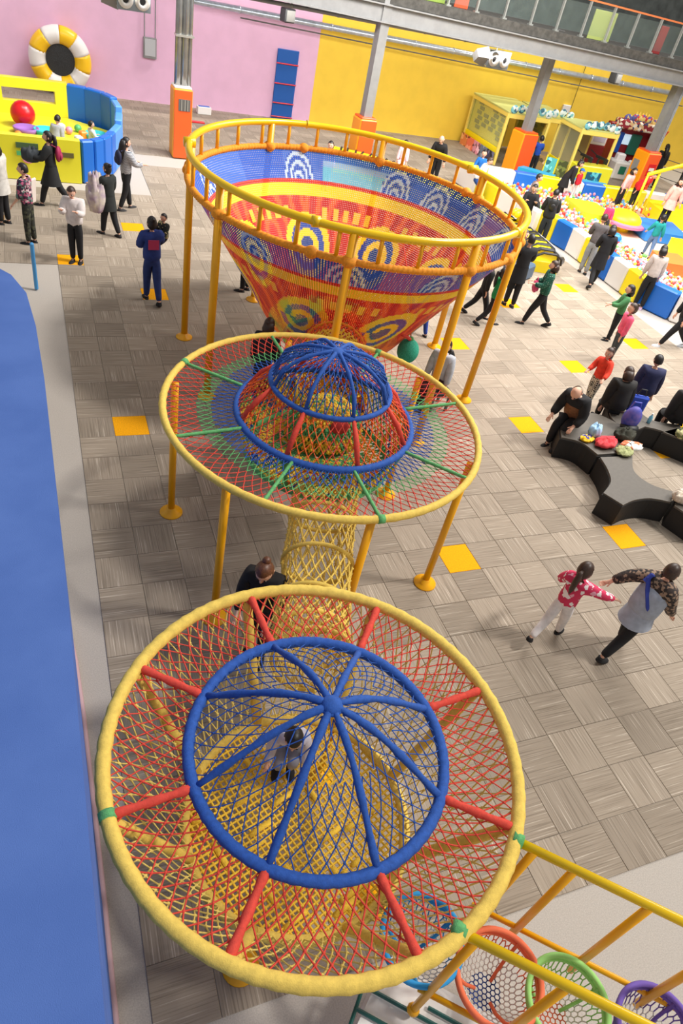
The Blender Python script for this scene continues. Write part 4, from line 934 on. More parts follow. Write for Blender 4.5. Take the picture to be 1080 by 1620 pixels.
t = thing('backpack', 'blue and violet drawstring bag on the sofa behind the navy coat', 'bag', (8.754,-1.569, .42), -20)
MB().ell((0, 0, .22), (.17, .12, .24), 16, 12).build('bag_body', mat('blue_violet_cloth', (60, 76, 176), .6, rgb2=(120, 100, 180), nscale=10), t, True); MB().tube([(-.1, .05, .36), (-.06, .05, .52), (.06, .05, .52), (.1, .05, .36)], .015, 6).build('bag_strap', mat('blue_violet_cloth', (60, 76, 176)), t)
MB().ell((0.02, -.05, .06), (.18, .14, .08), 12, 8).build('bag_base', M_BLACK, t, True)
t = thing('water_bottle', 'small clear blue bottle standing on the sofa by the blue bag', 'bottle', (9.384,-1.442, .42)); MB().lathe([(.035, 0), (.038, .12), (.015, .16), (.015, .18)], n=12).build('bottle_body', mat('blue_clear', (130, 200, 226), .15), t, True); MB().lathe([(.018, .18), (.018, .2)], n=10).build('bottle_cap', M_WHITE, t)
cloth('fur_item', 'cream furry bag with dark edge at the right frame edge', 'bag', 8.324,-3.524, .42, .17, .14, .2, mat('cream_fur', (226, 214, 200), .95, rgb2=(196, 180, 160), nscale=40), 0, 4)
cloth('camouflage_bag', 'camouflage patterned bag on the sofa at the right edge', 'bag', 9.762,-1.940, .42, .15, .12, .2, mat_pattern('camo', [(0, (206, 202, 150)), (.4, (120, 126, 80)), (.7, (60, 60, 46))], 14), 0, 6)

# ================================================================== PEOPLE
SKQ = []
def skin_obj(name, verts, edges, radii, m, parent, sub=1):
    me = bpy.data.meshes.new(name); me.from_pydata(verts, edges, []); o = bpy.data.objects.new(name, me); COL.objects.link(o)
    md = o.modifiers.new('s', 'SKIN'); md.use_smooth_shade = True; md.branch_smoothing = .3
    for i, r in enumerate(radii):
        sv = me.skin_vertices[0].data[i]; sv.radius = r if hasattr(r, '__len__') else (r, r); sv.use_root = (i == 0); sv.use_loose = False
    ms = o.modifiers.new('b', 'SUBSURF'); ms.levels = sub; ms.render_levels = sub
    SKQ.append((o, m, parent)); return o
EXTRA = {}
def flush():
    dg = bpy.context.evaluated_depsgraph_get(); dg.update()
    for o, m, parent in SKQ:
        nm = bpy.data.meshes.new_from_object(o.evaluated_get(dg)); old = o.data; o.modifiers.clear(); o.data = nm; bpy.data.meshes.remove(old)
        nm.materials.clear(); mats = m if isinstance(m, list) else [m]
        for x in mats: nm.materials.append(x)
        if o.name in EXTRA:
            V, F, MI = EXTRA[o.name]; bmm = bmesh.new(); bmm.from_mesh(nm); b0 = [bmm.verts.new(v) for v in V]
            for f, i_ in zip(F, MI):
                try: fc_ = bmm.faces.new([b0[q] for q in f]); fc_.material_index = i_; fc_.smooth = True
                except ValueError: pass
            bmm.to_mesh(nm); bmm.free()
        nm.polygons.foreach_set('use_smooth', np.ones(len(nm.polygons), dtype=bool))
        if parent is not None: o.parent = parent
    SKQ.clear()
def cm(c, nm=None, rough=.85): return c if isinstance(c, bpy.types.Material) else mat('cloth_%d_%d_%d' % c, c, rough, noise=.1, nscale=14)
def person(label, x, y, yaw, H=1.6, top=(40, 40, 44), bot=(24, 24, 28), hair='short', hc=None, shoes=(24, 24, 26), legs=((6, 4), (-6, 4)), arms=((8, 8, 10), (8, 8, 10)), lean=2, head=0, turn=0, coat=0.0, z=0.0, seat=None, group=None, puff=1.0, child=False, sleeve=.96, coatm=None):
    hc = hc or M_HAIR; hs = 1.22 if child else 1.0
    t = thing('person', label, 'person', (x, y, z), yaw - 90, group); k = H
    R_ = math.radians
    TL, SL, AH = .245 * k, .245 * k, .04 * k
    feet = []
    for a, b in legs: feet.append(-TL * math.cos(R_(a)) - SL * math.cos(R_(a - b)) - AH)
    hz = -min(feet) if seat is None else seat + .075 * k
    if child: pass
    L = R_(lean); u = Vector((0, math.sin(L), math.cos(L))); n_ = Vector((0, math.cos(L), -math.sin(L)))
    P0 = Vector((0, 0, hz)); X = Vector((1, 0, 0))
    waist = P0 + u * .09 * k; chest = P0 + u * .2 * k; ub = P0 + u * .275 * k; neck = P0 + u * .325 * k
    hl = L + R_(head); hu = Vector((0, math.sin(hl), math.cos(hl))); hb = neck + hu * .035 * k; hcn = neck + hu * (.098 * k)
    V = [P0, waist, chest, ub, neck, hb]; E = [(0, 1), (1, 2), (2, 3), (3, 4), (4, 5)]; Rd = [(.06 * k, .045 * k), (.058 * k, .042 * k), (.066 * k, .046 * k), (.055 * k, .04 * k), .026 * k, .03 * k]
    tV = [P0 - u * .045 * k, waist, chest, ub, neck - u * .01 * k]; tE = [(0, 1), (1, 2), (2, 3), (3, 4)]; g = 1.32 * puff; tR = [(.088 * k * g, .068 * k * g), (.08 * k * g, .062 * k * g), (.088 * k * g, .066 * k * g), (.074 * k * g, .056 * k * g), .034 * k]
    bV = [P0 + u * .1 * k, P0 - Vector((0, 0, .01 * k))]; bE = [(0, 1)]; bR = [(.09 * k, .068 * k), (.094 * k, .074 * k)]
    wrists = []
    for s, (sa, so_, el) in zip((-1, 1), arms):
        sh = ub + X * s * .098 * k + u * .02 * k
        # arm direction: forward swing sa from hanging, outward so_
        d = (n_ * math.sin(R_(sa)) - u * math.cos(R_(sa))); d = (d * math.cos(R_(so_)) + X * s * math.sin(R_(so_))).normalized()
        fa = R_(sa + el); inw = -.25 * (el > 40); e = sh + d * .165 * k
        d2 = (n_ * math.sin(fa) - u * math.cos(fa)); d2 = (d2 * math.cos(R_(so_ * .6)) + X * s * (math.sin(R_(so_ * .6)) + inw)).normalized(); wv = e + d2 * .145 * k
        b = len(V); V += [sh, e, wv]; E += [(3, b), (b, b + 1), (b + 1, b + 2)]; Rd += [.033 * k, .024 * k, .016 * k]
        # palm and five fingers
        side = X * s - d2 * (X * s).dot(d2); side.normalize(); nrm_ = d2.cross(side)
        palm = wv + d2 * .035 * k; V += [palm]; Rd += [(.02 * k, .012 * k)]; E += [(b + 2, b + 3)]; pb = b + 3
        for q, (o_, ln) in enumerate(((-.55, .036), (-.18, .042), (.2, .04), (.55, .032))):
            r0 = palm + side * o_ * .030 * k + d2 * .016 * k; r1 = r0 + d2 * ln * k * .6 + nrm_ * s * .004 * k; r2 = r1 + d2 * ln * k * .4 + nrm_ * s * .012 * k
            c = len(V); V += [r0, r1, r2]; Rd += [.0062 * k, .0056 * k, .0046 * k]; E += [(pb, c), (c, c + 1), (c + 1, c + 2)]
        c = len(V); V += [wv + d2 * .018 * k - side * .022 * k, wv + d2 * .045 * k - side * .038 * k]; Rd += [.0068 * k, .0055 * k]; E += [(b + 2, c), (c, c + 1)]
        wrists.append(t.matrix_basis @ palm if False else palm.copy())
        c = len(tV); wl_ = e + d2 * .145 * k * sleeve; tV += [sh, e, wl_]; tE += [(3, c), (c, c + 1), (c + 1, c + 2)]; tR += [.05 * k * g, .037 * k * g, .028 * k * g]
    ankles = []
    for s, (a, b_) in zip((-1, 1), legs):
        h_ = P0 + X * s * .048 * k - Vector((0, 0, .02 * k)); fa = R_(a); fb = R_(a - b_)
        kn = h_ + Vector((s * .004 * k, math.sin(fa), -math.cos(fa))) * TL; an = kn + Vector((0, math.sin(fb), -math.cos(fb))) * SL
        pitch = max(-1.2, min(.0, fb * .55)) if seat is None else 0
        tv = Vector((s * .12, math.cos(pitch), math.sin(pitch))); heel = an - Vector((0, 0, AH * .6)); toe = heel + tv * .085 * k
        c = len(V); V += [h_, kn, an, toe]; E += [(0, c), (c, c + 1), (c + 1, c + 2), (c + 2, c + 3)]; Rd += [.05 * k, .032 * k, .02 * k, .02 * k]
        c = len(bV); bV += [h_, kn, an + (kn - an) * .06]; bE += [(1, c), (c, c + 1), (c + 1, c + 2)]; bR += [.07 * k, .05 * k, .037 * k]
        ankles.append((an, heel, toe, pitch, s))
    body = skin_obj('body', V, E, Rd, [M_SKIN, M_EYE, M_IRIS, M_LIP], t, 1)
    # head, in head space: forward +Y
    hd = MB(); rz_ = .07 * k * hs; rx, ry = .052 * k * hs, .062 * k * hs; hcn = neck + hu * (.028 * k + rz_)
    hd.ell((0, 0, 0), (rx, ry, rz_), 16, 12)
    for i, v in enumerate(hd.v):
        x_, y_, z_ = v; q = z_ / rz_
        if q < 0: x_ *= 1 + .28 * q * abs(q) ; y_ = y_ * (1 + .1 * q)
        hd.v[i] = (x_, y_, z_)
    hd.ell((0, ry * 1.0, -.12 * rz_), (.011 * k, .014 * k, .018 * k), 8, 6)
    for s in (-1, 1):
        hd.ell((s * rx * 1.0, -.02 * k, -.05 * rz_), (.006 * k, .012 * k, .017 * k), 8, 6)
        hd.ell((s * rx * .42, ry * .86, .06 * rz_), (.0105 * k, .006 * k, .006 * k), 8, 5, 1); hd.ell((s * rx * .42, ry * .93, .06 * rz_), (.0055 * k, .004 * k, .0058 * k), 8, 5, 2)
        hd.ell((s * rx * .42, ry * .90, .22 * rz_), (.013 * k, .004 * k, .0022 * k), 6, 4, 2)
    hd.ell((0, ry * .93, -.46 * rz_), (.014 * k, .006 * k, .0042 * k), 8, 5, 3)
    Mh = Matrix.Translation(hcn) @ Matrix.Rotation(-hl, 4, 'X') @ Matrix.Rotation(R_(turn), 4, 'Z')
    EXTRA[body.name] = ([tuple(Mh @ Vector(v)) for v in hd.v], hd.f, hd.mi)
    skin_obj('top' if not coat else 'coat', tV, tE, tR, cm(top), t, 1)
    skin_obj('trousers', bV, bE, bR, cm(bot), t, 1)
    if coat:
        m_ = MB(); pr = []
        n = 16; hemv = P0 - Vector((0, 0, 1)) * coat * k; sp = (legs[0][0] - legs[1][0])
        rows = []
        for f in (0, .25, .5, .75, 1.0):
            c0 = (P0 + u * .06 * k).lerp(hemv, f) + Vector((0, .02 * k * f * (1 if seat is None else 5), 0)); rx_ = (.1 + .025 * f) * k * puff; ry_ = (.075 + (.03 + abs(sp) * .0009) * f) * k * puff
            rows.append([c0 + Vector((rx_ * math.cos(2 * PI * q / n), ry_ * math.sin(2 * PI * q / n), 0)) for q in range(n)])
        Vc = [v for r in rows for v in r]; Fc = [(i * n + q, i * n + (q + 1) % n, (i + 1) * n + (q + 1) % n, (i + 1) * n + q) for i in range(4) for q in range(n)]
        mk('coat_skirt', Vc, Fc, cm(coatm or top), t, True)
    for an, heel, toe, pitch, s in ankles:
        m_ = MB(); mid_ = heel.lerp(toe, .45); Mx = Matrix.Translation(mid_) @ Matrix.Rotation(pitch, 4, 'X') @ Matrix.Rotation(-s * .12, 4, 'Z')
        m_.ell((0, 0, 0), (.036 * k, .083 * k, .032 * k), 12, 8); m_.v = [tuple(Mx @ Vector((v[0], v[1], max(v[2], -.016 * k)))) for v in m_.v]
        m_.tube([an - Vector((0, 0, .025 * k)), an + Vector((0, 0, .012 * k))], .028 * k, 8)
        m_.build('shoe', cm(shoes), t, True)
    # hair
    hm = MB(); Rm = 1.13
    def keep(v):
        yf, zf = v.y / ry, v.z / rz_
        if hair in ('bald',): return yf < -.1 and zf < .35 and zf > -.35
        if zf > .62: return True
        if yf > .35: return False
        if hair in ('bob', 'long', 'pony', 'bun'): return zf > -.75 or yf < -.2
        return zf > (-.1 if yf > -.2 else -.55)
    hm.ell((0, -.05 * ry, .03 * rz_), (rx * Rm, ry * Rm, rz_ * Rm), 18, 14, keep=keep)
    if hair == 'bun': hm.ell((0, -ry * .95, rz_ * .8), (.028 * k, .028 * k, .026 * k), 10, 8)
    if hair == 'pony': hm.tube([(0, -ry * 1.0, rz_ * .35), (0, -ry * 1.45, rz_ * .1), (0, -ry * 1.5, -rz_ * .9), (0, -ry * 1.35, -rz_ * 2.3), (0, -ry * 1.3, -rz_ * 3.0)], [.014 * k, .026 * k, .03 * k, .024 * k, .006 * k], 10)
    if hair == 'long': hm.tube([(0, -ry * .55, rz_ * .5), (0, -ry * .85, -rz_ * .5), (0, -ry * 1.15, -rz_ * 1.8), (0, -ry * 1.25, -rz_ * 3.1)], [.045 * k, .055 * k, .05 * k, .03 * k], 12, sc=(1, 1))
    if hair == 'bob': hm.tube([(0, -ry * .35, rz_ * .4), (0, -ry * .45, -rz_ * .5), (0, -ry * .45, -rz_ * 1.15)], [.05 * k, .066 * k, .056 * k], 14)
    hm.v = [tuple(Mh @ Vector(v)) for v in hm.v]; hm.build('hair', hc, t, True)
    if hair == 'cap':
        c = MB(); c.ell((0, 0, rz_ * .35), (rx * 1.2, ry * 1.2, rz_ * .85), 16, 8, keep=lambda v: v.z > -.01); c.ell((0, ry * 1.2, rz_ * .4), (rx * .9, ry * .6, .006 * k), 12, 4); c.v = [tuple(Mh @ Vector(v)) for v in c.v]; c.build('cap', cm((40, 96, 176)), t, True)
    t['_h'] = [list(P0), list(ub), list(u), list(n_)] if False else 1
    del t['_h']
    return t, dict(P0=P0, ub=ub, u=u, n=n_, wr=wrists, k=k, chest=chest, neck=neck)
def loc2w(t, p): return Matrix.Translation(t.location) @ t.rotation_euler.to_matrix().to_4x4() @ Vector(p)
def bag_on(t, d, label, m, at='back', sz=(.24, .14, .34), name='backpack', dz=0):
    k = d['k']
    if at == 'back': p = d['chest'] - d['n'] * (.12 * k) + d['u'] * .02 * k
    elif at == 'hand': p = d['wr'][1] + Vector((0, 0.02, -.15))
    elif at == 'front': p = d['chest'] + d['n'] * .16 * k - d['u'] * .12 * k
    else: p = d['P0'] + Vector((.14 * k, .03, .0))
    w_ = loc2w(t, p); b = thing(name, label, 'bag', w_, math.degrees(t.rotation_euler.z))
    MB().ell((0, 0, 0), (sz[0] / 2, sz[1] / 2, sz[2] / 2), 14, 10).build('bag_body', m, b, True)
    MB().ell((0, -sz[1] * .4, -sz[2] * .12), (sz[0] * .33, sz[1] * .25, sz[2] * .25), 10, 8).build('bag_pocket', m, b, True)
    s_ = 1 if at == 'back' else -1
    if at in ('back',):
        for q in (-.07, .07): MB().tube([(q, .03, sz[2] * .45), (q, .12, sz[2] * .55), (q, .22, sz[2] * .2), (q, .2, -sz[2] * .2)], .014, 6).build('strap', m, b)
    else: MB().tube([(-sz[0] * .3, 0, sz[2] * .4), (-.05, 0, sz[2] * .75), (.05, 0, sz[2] * .75), (sz[0] * .3, 0, sz[2] * .4)], .01, 6).build('strap', m, b)
    return b
FLORAL = mat_pattern('floral_print', [(0, (70, 40, 60)), (.3, (196, 96, 130)), (.5, (96, 130, 120)), (.7, (226, 196, 200)), (.85, (40, 40, 60))], 26)
CAMO = mat_pattern('dark_camouflage', [(0, (44, 46, 40)), (.5, (76, 78, 60)), (.8, (24, 24, 24))], 24)
STRIPE = mat_pattern('navy_white_stripes', [(0, (226, 226, 230)), (.5, (30, 36, 66))], 14, 'wave')
DARKFLOR = mat_pattern('dark_floral', [(0, (24, 28, 26)), (.62, (120, 130, 90)), (.8, (200, 190, 140))], 30)
DOTS = mat_pattern('black_white_check', [(0, (30, 30, 34)), (.45, (214, 208, 190))], 26, 'dots')
PLAID = mat_pattern('green_dot_print', [(0, (214, 224, 214)), (.14, (24, 92, 74)), (.6, (16, 60, 50))], 24, 'dots')
LEOP = mat_pattern('leopard_print', [(0, (60, 48, 44)), (.4, (150, 124, 104)), (.75, (36, 30, 30))], 36)
WALK = ((24, 10), (-20, 22)); WALK2 = ((-20, 22), (24, 10)); STAND = ((3, 2), (-2, 3)); SIT = ((86, 88), (82, 84))
HANG = ((4, 7, 10), (-2, 7, 10)); PHONE = ((28, 8, 95), (28, 8, 95)); CARRY = ((20, 12, 80), (20, 12, 80)); SWING = ((25, 8, 14), (-22, 8, 16))
BLK = (24, 24, 28); DK = (34, 34, 38)
# left group
person('woman in a white quilted coat cut by the left frame edge', -1.483,7.502, 150, 1.62, (206, 202, 196), BLK, 'bob', legs=STAND, coat=.12, puff=1.25)
t, d = person('woman in pink floral top and camouflage trousers facing left', -0.973,6.503, 160, 1.55, FLORAL, CAMO, 'short', legs=STAND, arms=((10, 10, 30), (5, 10, 20)), sleeve=.45)
o = MB().box((0, 0, 0), (.34, .05, .5), bev=.02).build('red_frame_bag', mat('white_red_bag', (226, 214, 206), .6)); o.location = loc2w(t, (.2, -.02, 1.0)); lift(o, 'red edged bag held behind the woman in floral top', 'bag')
o.rotation_euler = (.1, .0, 1.0)
o.data.materials.append(M_RED)
t, d = person('woman with a long ponytail in a long black coat walking left', -0.422,8.772, 165, 1.62, (32, 34, 36), BLK, 'pony', legs=WALK, arms=((30, 12, 70), (20, 12, 60)), coat=.2)
bag_on(t, d, 'crimson backpack worn by the woman in the long black coat', mat('crimson_cloth', (156, 28, 76), .6))
w_ = loc2w(t, (-.1, .38, 1.1)); cloth('carried_coat', 'dark grey coat bundled in the arms of the ponytailed woman', 'coat', w_.x, w_.y, w_.z - .15, .2, .16, .3, mat('slate_cloth', (52, 58, 64), .8), 0, 12)
t, d = person('woman in black seen from behind carrying coats', 0.681,7.185, 130, 1.5, (34, 38, 38), BLK, 'bun', legs=((14, 6), (-10, 14)), coat=.14, arms=((25, 16, 75), (10, 10, 40)), shoes=(40, 38, 40))
w_ = loc2w(t, (-.24, .12, .72)); cloth('carried_coat', 'pale lilac and cream coats hanging from the arm of the woman in black', 'coat', w_.x, w_.y, w_.z - .2, .2, .16, .75, mat('lilac_cream', (216, 206, 190), .85, rgb2=(170, 148, 170), nscale=6), 0, 13)
w_ = loc2w(t, (-.02, .26, .9)); cloth('carried_hood', 'olive hood hanging with the lilac coat', 'coat', w_.x, w_.y, w_.z - .1, .14, .12, .32, mat('olive_green', (126, 120, 80), .85), 0, 14)
t, d = person('long haired woman in striped navy top with black trousers', 1.236,8.889, 20, 1.6, STRIPE, BLK, 'long', legs=((12, 4), (-10, 12)), arms=((20, 8, 70), (30, 8, 60)), shoes=(50, 48, 50))
bag_on(t, d, 'navy backpack of the woman in the striped top', mat('navy_cloth', (30, 36, 70), .7))
person('woman in a white hooded top looking at her phone', -0.123,5.665, 250, 1.5, (222, 214, 212), BLK, 'short', M_HAIRB, legs=((0, 2), (2, 2)), arms=PHONE, head=24, puff=1.15)
t, d = person('woman in a blue tracksuit carrying a small child', 1.152,3.947, 95, 1.6, (36, 58, 128), (34, 54, 112), 'bun', legs=((10, 4), (-14, 16)), arms=((20, 10, 75), (40, 10, 85)), puff=1.1)
o = MB().box((0, 0, 0), (.2, .01, .18)).build('back_print', mat('red_print', (190, 60, 100), .8), t); o.location = (0, -.135, 1.17)
w_ = loc2w(t, (.27, .2, 0)); person('toddler in dark flowered jacket carried by the woman in blue', w_.x, w_.y, 215, .85, DARKFLOR, BLK, 'short', legs=((70, 60), (60, 60)), z=.84, child=True, puff=1.2, arms=((30, 12, 30), (30, 12, 30)))
person('person in black sports jacket with red sleeve stripes at left edge', -1.646,5.781, 200, 1.45, (26, 26, 32), BLK, 'short', legs=STAND, arms=HANG)
# children in the pen
person('child in a white top with red trousers kneeling in the yellow pen', -1.9, 12.1, 100, 1.15, (232, 230, 228), (196, 40, 50), 'short', legs=((60, 100), (50, 100)), z=.36, child=True, lean=25)
person('child in a grey jacket sitting inside the yellow pen', -.2, 11.8, 60, 1.15, (170, 172, 180), DK, 'short', legs=SIT, seat=.12, z=.4, child=True, lean=20, puff=1.2)
person('small child in light clothes by the blue curved corner of the pen', .7, 12.0, 20, 1.0, (214, 222, 226), DK, 'short', legs=SIT, seat=.1, z=.42, child=True, arms=CARRY)
# behind and around the funnel
person('child in lilac shirt and pale blue trousers behind the funnel net', 7.391,11.707, 241, 1.3, (200, 160, 196), (120, 170, 210), 'short', legs=STAND, child=True)
person('child in a pale pink top on the bee bench behind the funnel', 10.6, 13.3, 240, 1.2, (240, 200, 214), (226, 200, 210), 'bob', legs=SIT, seat=.56, child=True)
person('bald man in a black coat leaning over the bee bench', 11.889,13.256, 235, 1.65, (26, 24, 26), BLK, 'bald', legs=STAND, lean=28, arms=((20, 14, 20), (20, 14, 20)))
person('boy in a bright blue hooded top behind the bee bench', 13.360,12.846, 235, 1.3, (30, 110, 200), DK, 'short', legs=STAND, child=True, arms=((10, 16, 30), (10, 16, 30)))
person('person in a white top bending over the white pit wall', 12.85, 12.1, 330, 1.55, (238, 236, 234), (40, 80, 150), 'short', M_HAIRB, legs=((60, 70), (50, 60)), lean=25, seat=.55, arms=((20, 8, 30), (20, 8, 30)))
person('child in a blue jacket standing at the glass booth', 17.630,15.835, 70, 1.35, (24, 72, 170), BLK, 'short', legs=STAND, child=True, arms=((30, 10, 60), (30, 10, 60)))
person('woman in black bending over a small child in red by the pit', 16.6, 12.4, 330, 1.62, (24, 22, 26), BLK, 'bun', legs=((10, 6), (-6, 6)), lean=32, coat=.15, z=.0, arms=((30, 8, 20), (30, 8, 20)))
person('small child in a red jacket and white trousers held by the stooping woman', 17.05, 12.2, 300, 1.0, (222, 30, 50), (220, 216, 220), 'cap', legs=STAND, child=True, puff=1.25, z=.25)
person('person in a long black coat at the big arcade machine', 24.0, 15.9, 70, 1.68, (26, 24, 26), BLK, 'long', legs=STAND, coat=.25)
person('person in a dark red top playing at the arcade machine', 23.3, 16.0, 80, 1.6, (130, 30, 44), BLK, 'short', legs=STAND, arms=CARRY)
person('woman in a pale pink top at the back wall of the ball pit', 18.9, 11.9, 290, 1.5, (240, 190, 190), DK, 'bob', legs=STAND, lean=14, z=.1)
person('person in a red puffer jacket bending into the ball pit', 19.6, 12.0, 300, 1.6, (224, 32, 44), (40, 44, 40), 'short', legs=((20, 20), (4, 10)), lean=38, puff=1.35, z=.1)
person('girl in a pink dress and black leggings standing on the blue step', 18.9, 9.5, 250, 1.5, (240, 176, 166), BLK, 'bob', legs=((5, 3), (-6, 6)), coat=.14, z=.45, puff=1.1, arms=((5, 20, 20), (-5, 14, 10)))
person('person in a black top behind the girl in the pink dress', 20.8, 11.2, 200, 1.5, (40, 34, 36), BLK, 'short', legs=STAND, z=.1, lean=15)
person('child in a deep pink top sitting by the lime block', 16.7, 9.7, 240, 1.05, (230, 60, 110), BLK, 'short', legs=((75, 80), (60, 80)), seat=.3, z=.1, child=True)
person('child in cream clothes and blue cap near the right edge', 19.6, 8.1, 230, 1.3, (238, 220, 200), (190, 200, 220), 'cap', legs=STAND, z=.1, child=True)
person('small child in red near the right edge of the ball pit', 19.8, 7.1, 230, 1.0, (220, 50, 60), (230, 226, 220), 'short', legs=STAND, z=.1, child=True)
person('boy in a turquoise jacket wading through the play balls', 16.9, 7.6, 60, 1.25, (20, 150, 150), (90, 120, 160), 'short', legs=((18, 6), (-16, 12)), z=.1, child=True, arms=((20, 20, 30), (-10, 16, 20)))
person('child in black sitting on the yellow bank in the ball pit', 17.0, 5.4, 150, 1.25, (34, 32, 36), BLK, 'short', legs=((60, 60), (40, 50)), seat=.45, z=.1, child=True)
person('man in a grey brown jacket sitting on the near corner of the pit', 13.75, 10.2, 330, 1.6, (130, 112, 112), DK, 'short', legs=SIT, seat=.6, lean=10)
person('man in a black top holding a white pad beside the bee bench', 13.1, 9.2, 240, 1.6, (26, 26, 32), BLK, 'short', legs=SIT, seat=.55, arms=PHONE, head=15)
t, d = person('person in a black jacket leaning on the blue pad of the pit wall', 13.123,8.125, 60, 1.6, (28, 28, 30), (36, 42, 50), 'short', legs=STAND, lean=18, arms=CARRY, puff=1.15)
bag_on(t, d, 'black rucksack on the person leaning on the pit wall', M_BLACK)
person('person in a dark grey jacket looking into the ball pit', 13.513,6.296, 50, 1.6, (94, 88, 90), (150, 152, 156), 'short', M_HAIRB, legs=STAND, lean=12, arms=CARRY)
person('woman in a long black coat walking beside the pit wall', 13.184,5.455, 60, 1.62, (24, 24, 30), BLK, 'bob', legs=((-18, 24), (16, 6)), coat=.2, lean=8, arms=((25, 8, 50), (10, 8, 30)))
person('woman in a pale grey jumper leaning on the ball pit wall', 13.860,4.165, 60, 1.62, (200, 188, 182), BLK, 'bob', legs=((6, 2), (-2, 2)), lean=10, arms=((10, 8, 15), (10, 8, 15)), shoes=(200, 170, 196))
# open carpet, right
t, d = person('woman in a green dotted blouse walking with a pink bag', 9.800,3.133, 150, 1.55, PLAID, BLK, 'bob', M_HAIRB, legs=WALK, arms=((22, 10, 70), (15, 10, 70)))
bag_on(t, d, 'pink shoulder bag carried by the woman in green dots', mat('pink_bag', (206, 60, 110), .5), 'front', (.36, .14, .26), 'handbag')
person('girl in a green jumper and black leggings walking right', 8.499,3.106, -10, 1.3, (20, 136, 72), BLK, 'pony', legs=WALK, child=True, arms=((8, 10, 20), (-14, 10, 20)), shoes=(26, 26, 30))
person('dark dressed person half hidden behind the girl in green', 8.457,3.534, -20, 1.35, BLK, BLK, 'pony', legs=WALK2, arms=HANG)
person('tall man in a black coat standing near the bee bench end', 9.685,4.096, 75, 1.7, (24, 24, 28), BLK, 'short', legs=((4, 2), (-3, 3)), coat=.16, arms=CARRY)
person('man in dark clothes sitting with grey trousers by the bee bench', 10.6, 5.6, 250, 1.65, (30, 30, 34), (66, 80, 100), 'short', legs=SIT, seat=.4)
person('child in a green and yellow top with a violet toy ahead of the group', 11.534,2.417, 150, 1.3, (70, 130, 80), BLK, 'bob', legs=STAND, child=True, arms=((40, 14, 50), (20, 10, 40)))
person('girl in a bright pink jumper with grey trousers', 10.820,1.439, 160, 1.32, (244, 96, 130), (66, 74, 78), 'bun', M_HAIRB, legs=STAND, child=True, arms=HANG)
person('girl in an orange red jumper and checked leggings', 9.018,-0.189, 200, 1.2, (240, 68, 44), DOTS, 'bun', M_HAIRB, legs=((10, 14), (-6, 10)), child=True, arms=((30, 20, 40), (20, 14, 60)), shoes=(230, 170, 160))
person('person in black trousers and white shoes striding out at right edge', 13.241,2.111, 165, 1.6, (30, 30, 34), BLK, 'short', legs=((30, 8), (-26, 16)), shoes=(216, 220, 226))
o = MB().box((0, 0, 0), (.3, .08, .05), bev=.02).build('violet_toy', mat('violet_cloth', (150, 50, 120), .6)); _p = (8.720,0.527); o.location = (_p[0] + .1, _p[1], .82); bpy.data.objects.remove(o)
# sofa sitters
t, d = person('man in a brown quilted vest sitting bent over his phone', 7.746,-1.257, 205, 1.7, BLK, BLK, 'bald', mat('grey_hair', (110, 100, 92), .6), legs=((84, 80), (78, 76)), seat=.42, lean=30, head=24, arms=((30, 16, 55), (30, 16, 55)), puff=1.15)
k = d['k']; vs = [d['P0'] - d['u'] * .0 * k, d['P0'] + d['u'] * .09 * k, d['chest'], d['ub']]
skin_obj('vest', vs, [(0, 1), (1, 2), (2, 3)], [(.145 * k, .112 * k), (.135 * k, .108 * k), (.142 * k, .105 * k), (.118 * k, .088 * k)], mat('brown_quilted_cloth', (128, 84, 54), .8, noise=.15, nscale=20, bump=.5, bscale=40), t, 1)
person('woman in a black padded coat sitting with her back turned', 8.806,-1.093, 70, 1.58, (30, 28, 28), BLK, 'bob', M_HAIRB, legs=SIT, seat=.42, lean=14, coat=.02, puff=1.35)
person('person in a navy hooded coat sitting beside a blue bag', 9.832,-0.660, 60, 1.58, (36, 40, 78), BLK, 'short', legs=SIT, seat=.42, lean=12, puff=1.3)
person('person in a black coat and cap sitting at the right frame edge', 10.001,-1.528, 80, 1.58, (32, 30, 30), BLK, 'short', legs=SIT, seat=.42, lean=10, coat=.02, puff=1.35)
t = thing('blue_bag', 'bright blue square bag hanging on the navy coat wearer', 'bag', (9.240,-1.133, .44), -25); MB().box((0, 0, .2), (.34, .1, .36), bev=.04).build('bag_body', mat('bright_blue_bag', (20, 70, 190), .5), t); MB().tube([(-.08, 0, .38), (-.05, 0, .5), (.05, 0, .5), (.08, 0, .38)], .012, 6).build('bag_strap', M_BLACK, t)
# girl and grandmother
person('girl with long ponytail in pink patterned top and white trousers', 4.791,-5.247, 25, 1.28, mat_pattern('pink_knit', [(0, (214, 50, 92)), (.75, (240, 170, 190)), (.85, (250, 240, 240))], 22), (232, 226, 226), 'pony', M_HAIRB, legs=((-28, 34), (18, 4)), child=True, arms=((20, 24, 60), (70, 58, 0)), shoes=(22, 20, 22))
t, d = person('older woman in a grey tunic with leopard sleeves walking right', 5.588,-5.633, 10, 1.54, LEOP, BLK, 'short', M_HAIRB, legs=((20, 6), (-20, 18)), coat=.12, puff=1.08, arms=((-45, 40, 8), (30, 10, 20)), lean=10, head=-4, turn=12, coatm=(166, 174, 190))
k = d['k']; vs = [d['P0'] - d['u'] * .05 * k, d['P0'] + d['u'] * .09 * k, d['chest'], d['ub']]
skin_obj('tunic', vs, [(0, 1), (1, 2), (2, 3)], [(.15 * k, .12 * k), (.142 * k, .115 * k), (.148 * k, .112 * k), (.125 * k, .096 * k)], cm((166, 174, 190)), t, 1)
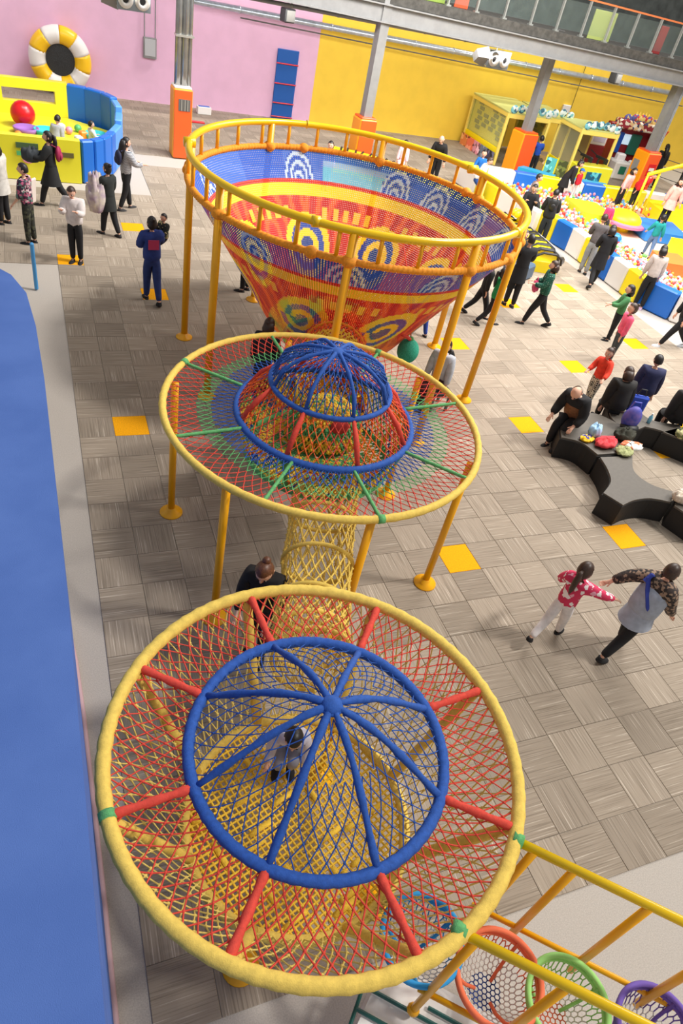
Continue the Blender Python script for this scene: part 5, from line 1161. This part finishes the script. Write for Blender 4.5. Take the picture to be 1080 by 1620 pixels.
MB().tube([(-.12, -.06, 1.27), (-.03, -.10, 1.15), (.09, -.105, .98), (.15, -.03, .86)], .014, 6, sc=(1, 2.2)).build('blue_strap', mat('deep_blue_strap', (40, 60, 160), .6), t)
MB().tube([(-.11, .10, 1.25), (-.12, -.02, 1.30), (-.12, -.10, 1.22)], .014, 6, sc=(1, 2.2)).build('blue_strap', mat('deep_blue_strap', (40, 60, 160), .6), t)
# under and inside the nets
person('woman in a black jumper with tied brown hair beside the net', 1.060,-4.772, 235, 1.62, (22, 20, 22), BLK, 'bun', M_HAIRR, legs=STAND, head=30, lean=6, arms=((15, 10, 50), (15, 10, 50)))
person('child in pale clothes crouching inside the front rope disc', .82, -6.45, 250, 1.1, (206, 202, 214), (150, 150, 162), 'short', legs=((95, 120), (80, 110)), z=.86, child=True, lean=35, arms=((30, 10, 40), (30, 10, 40)))
t, d = person('woman in a grey top with a black rucksack sitting by a funnel pole', 5.634,0.079, 215, 1.6, (188, 194, 204), (66, 24, 34), 'short', legs=SIT, seat=.40, lean=8)
bag_on(t, d, 'black rucksack worn by the seated woman by the funnel pole', M_BLACK)
o = thing('stool', 'low dark stool under the seated woman by the funnel pole', 'stool', (5.627,-0.046, 0)); MB().box((0, 0, .36), (.4, .4, .08), bev=.02).build('seat', M_BLACK, o)
for sx in (-1, 1):
    for sy in (-1, 1): MB().box((sx * .16, sy * .16, .16), (.04, .04, .32)).build('leg', M_DGREY, o)
person('person in dark trousers standing behind the funnel net at left', 3.165,4.519, 150, 1.55, (60, 64, 90), BLK, 'short', legs=STAND, arms=HANG)
person('child in a bright blue jacket behind the funnel at right', 6.562,2.673, 100, 1.2, (24, 80, 190), (24, 60, 150), 'short', legs=((20, 10), (-10, 12)), child=True)
person('dark dressed person under the far edge of the middle disc', 2.372,0.198, 60, 1.5, (30, 40, 50), BLK, 'bob', M_HAIRB, legs=STAND, lean=10)
person('person in dark clothes walking past the yellow frame at right edge', 24.6, 13.5, 200, 1.65, BLK, BLK, 'short', legs=((22, 6), (-18, 14)))
flush()
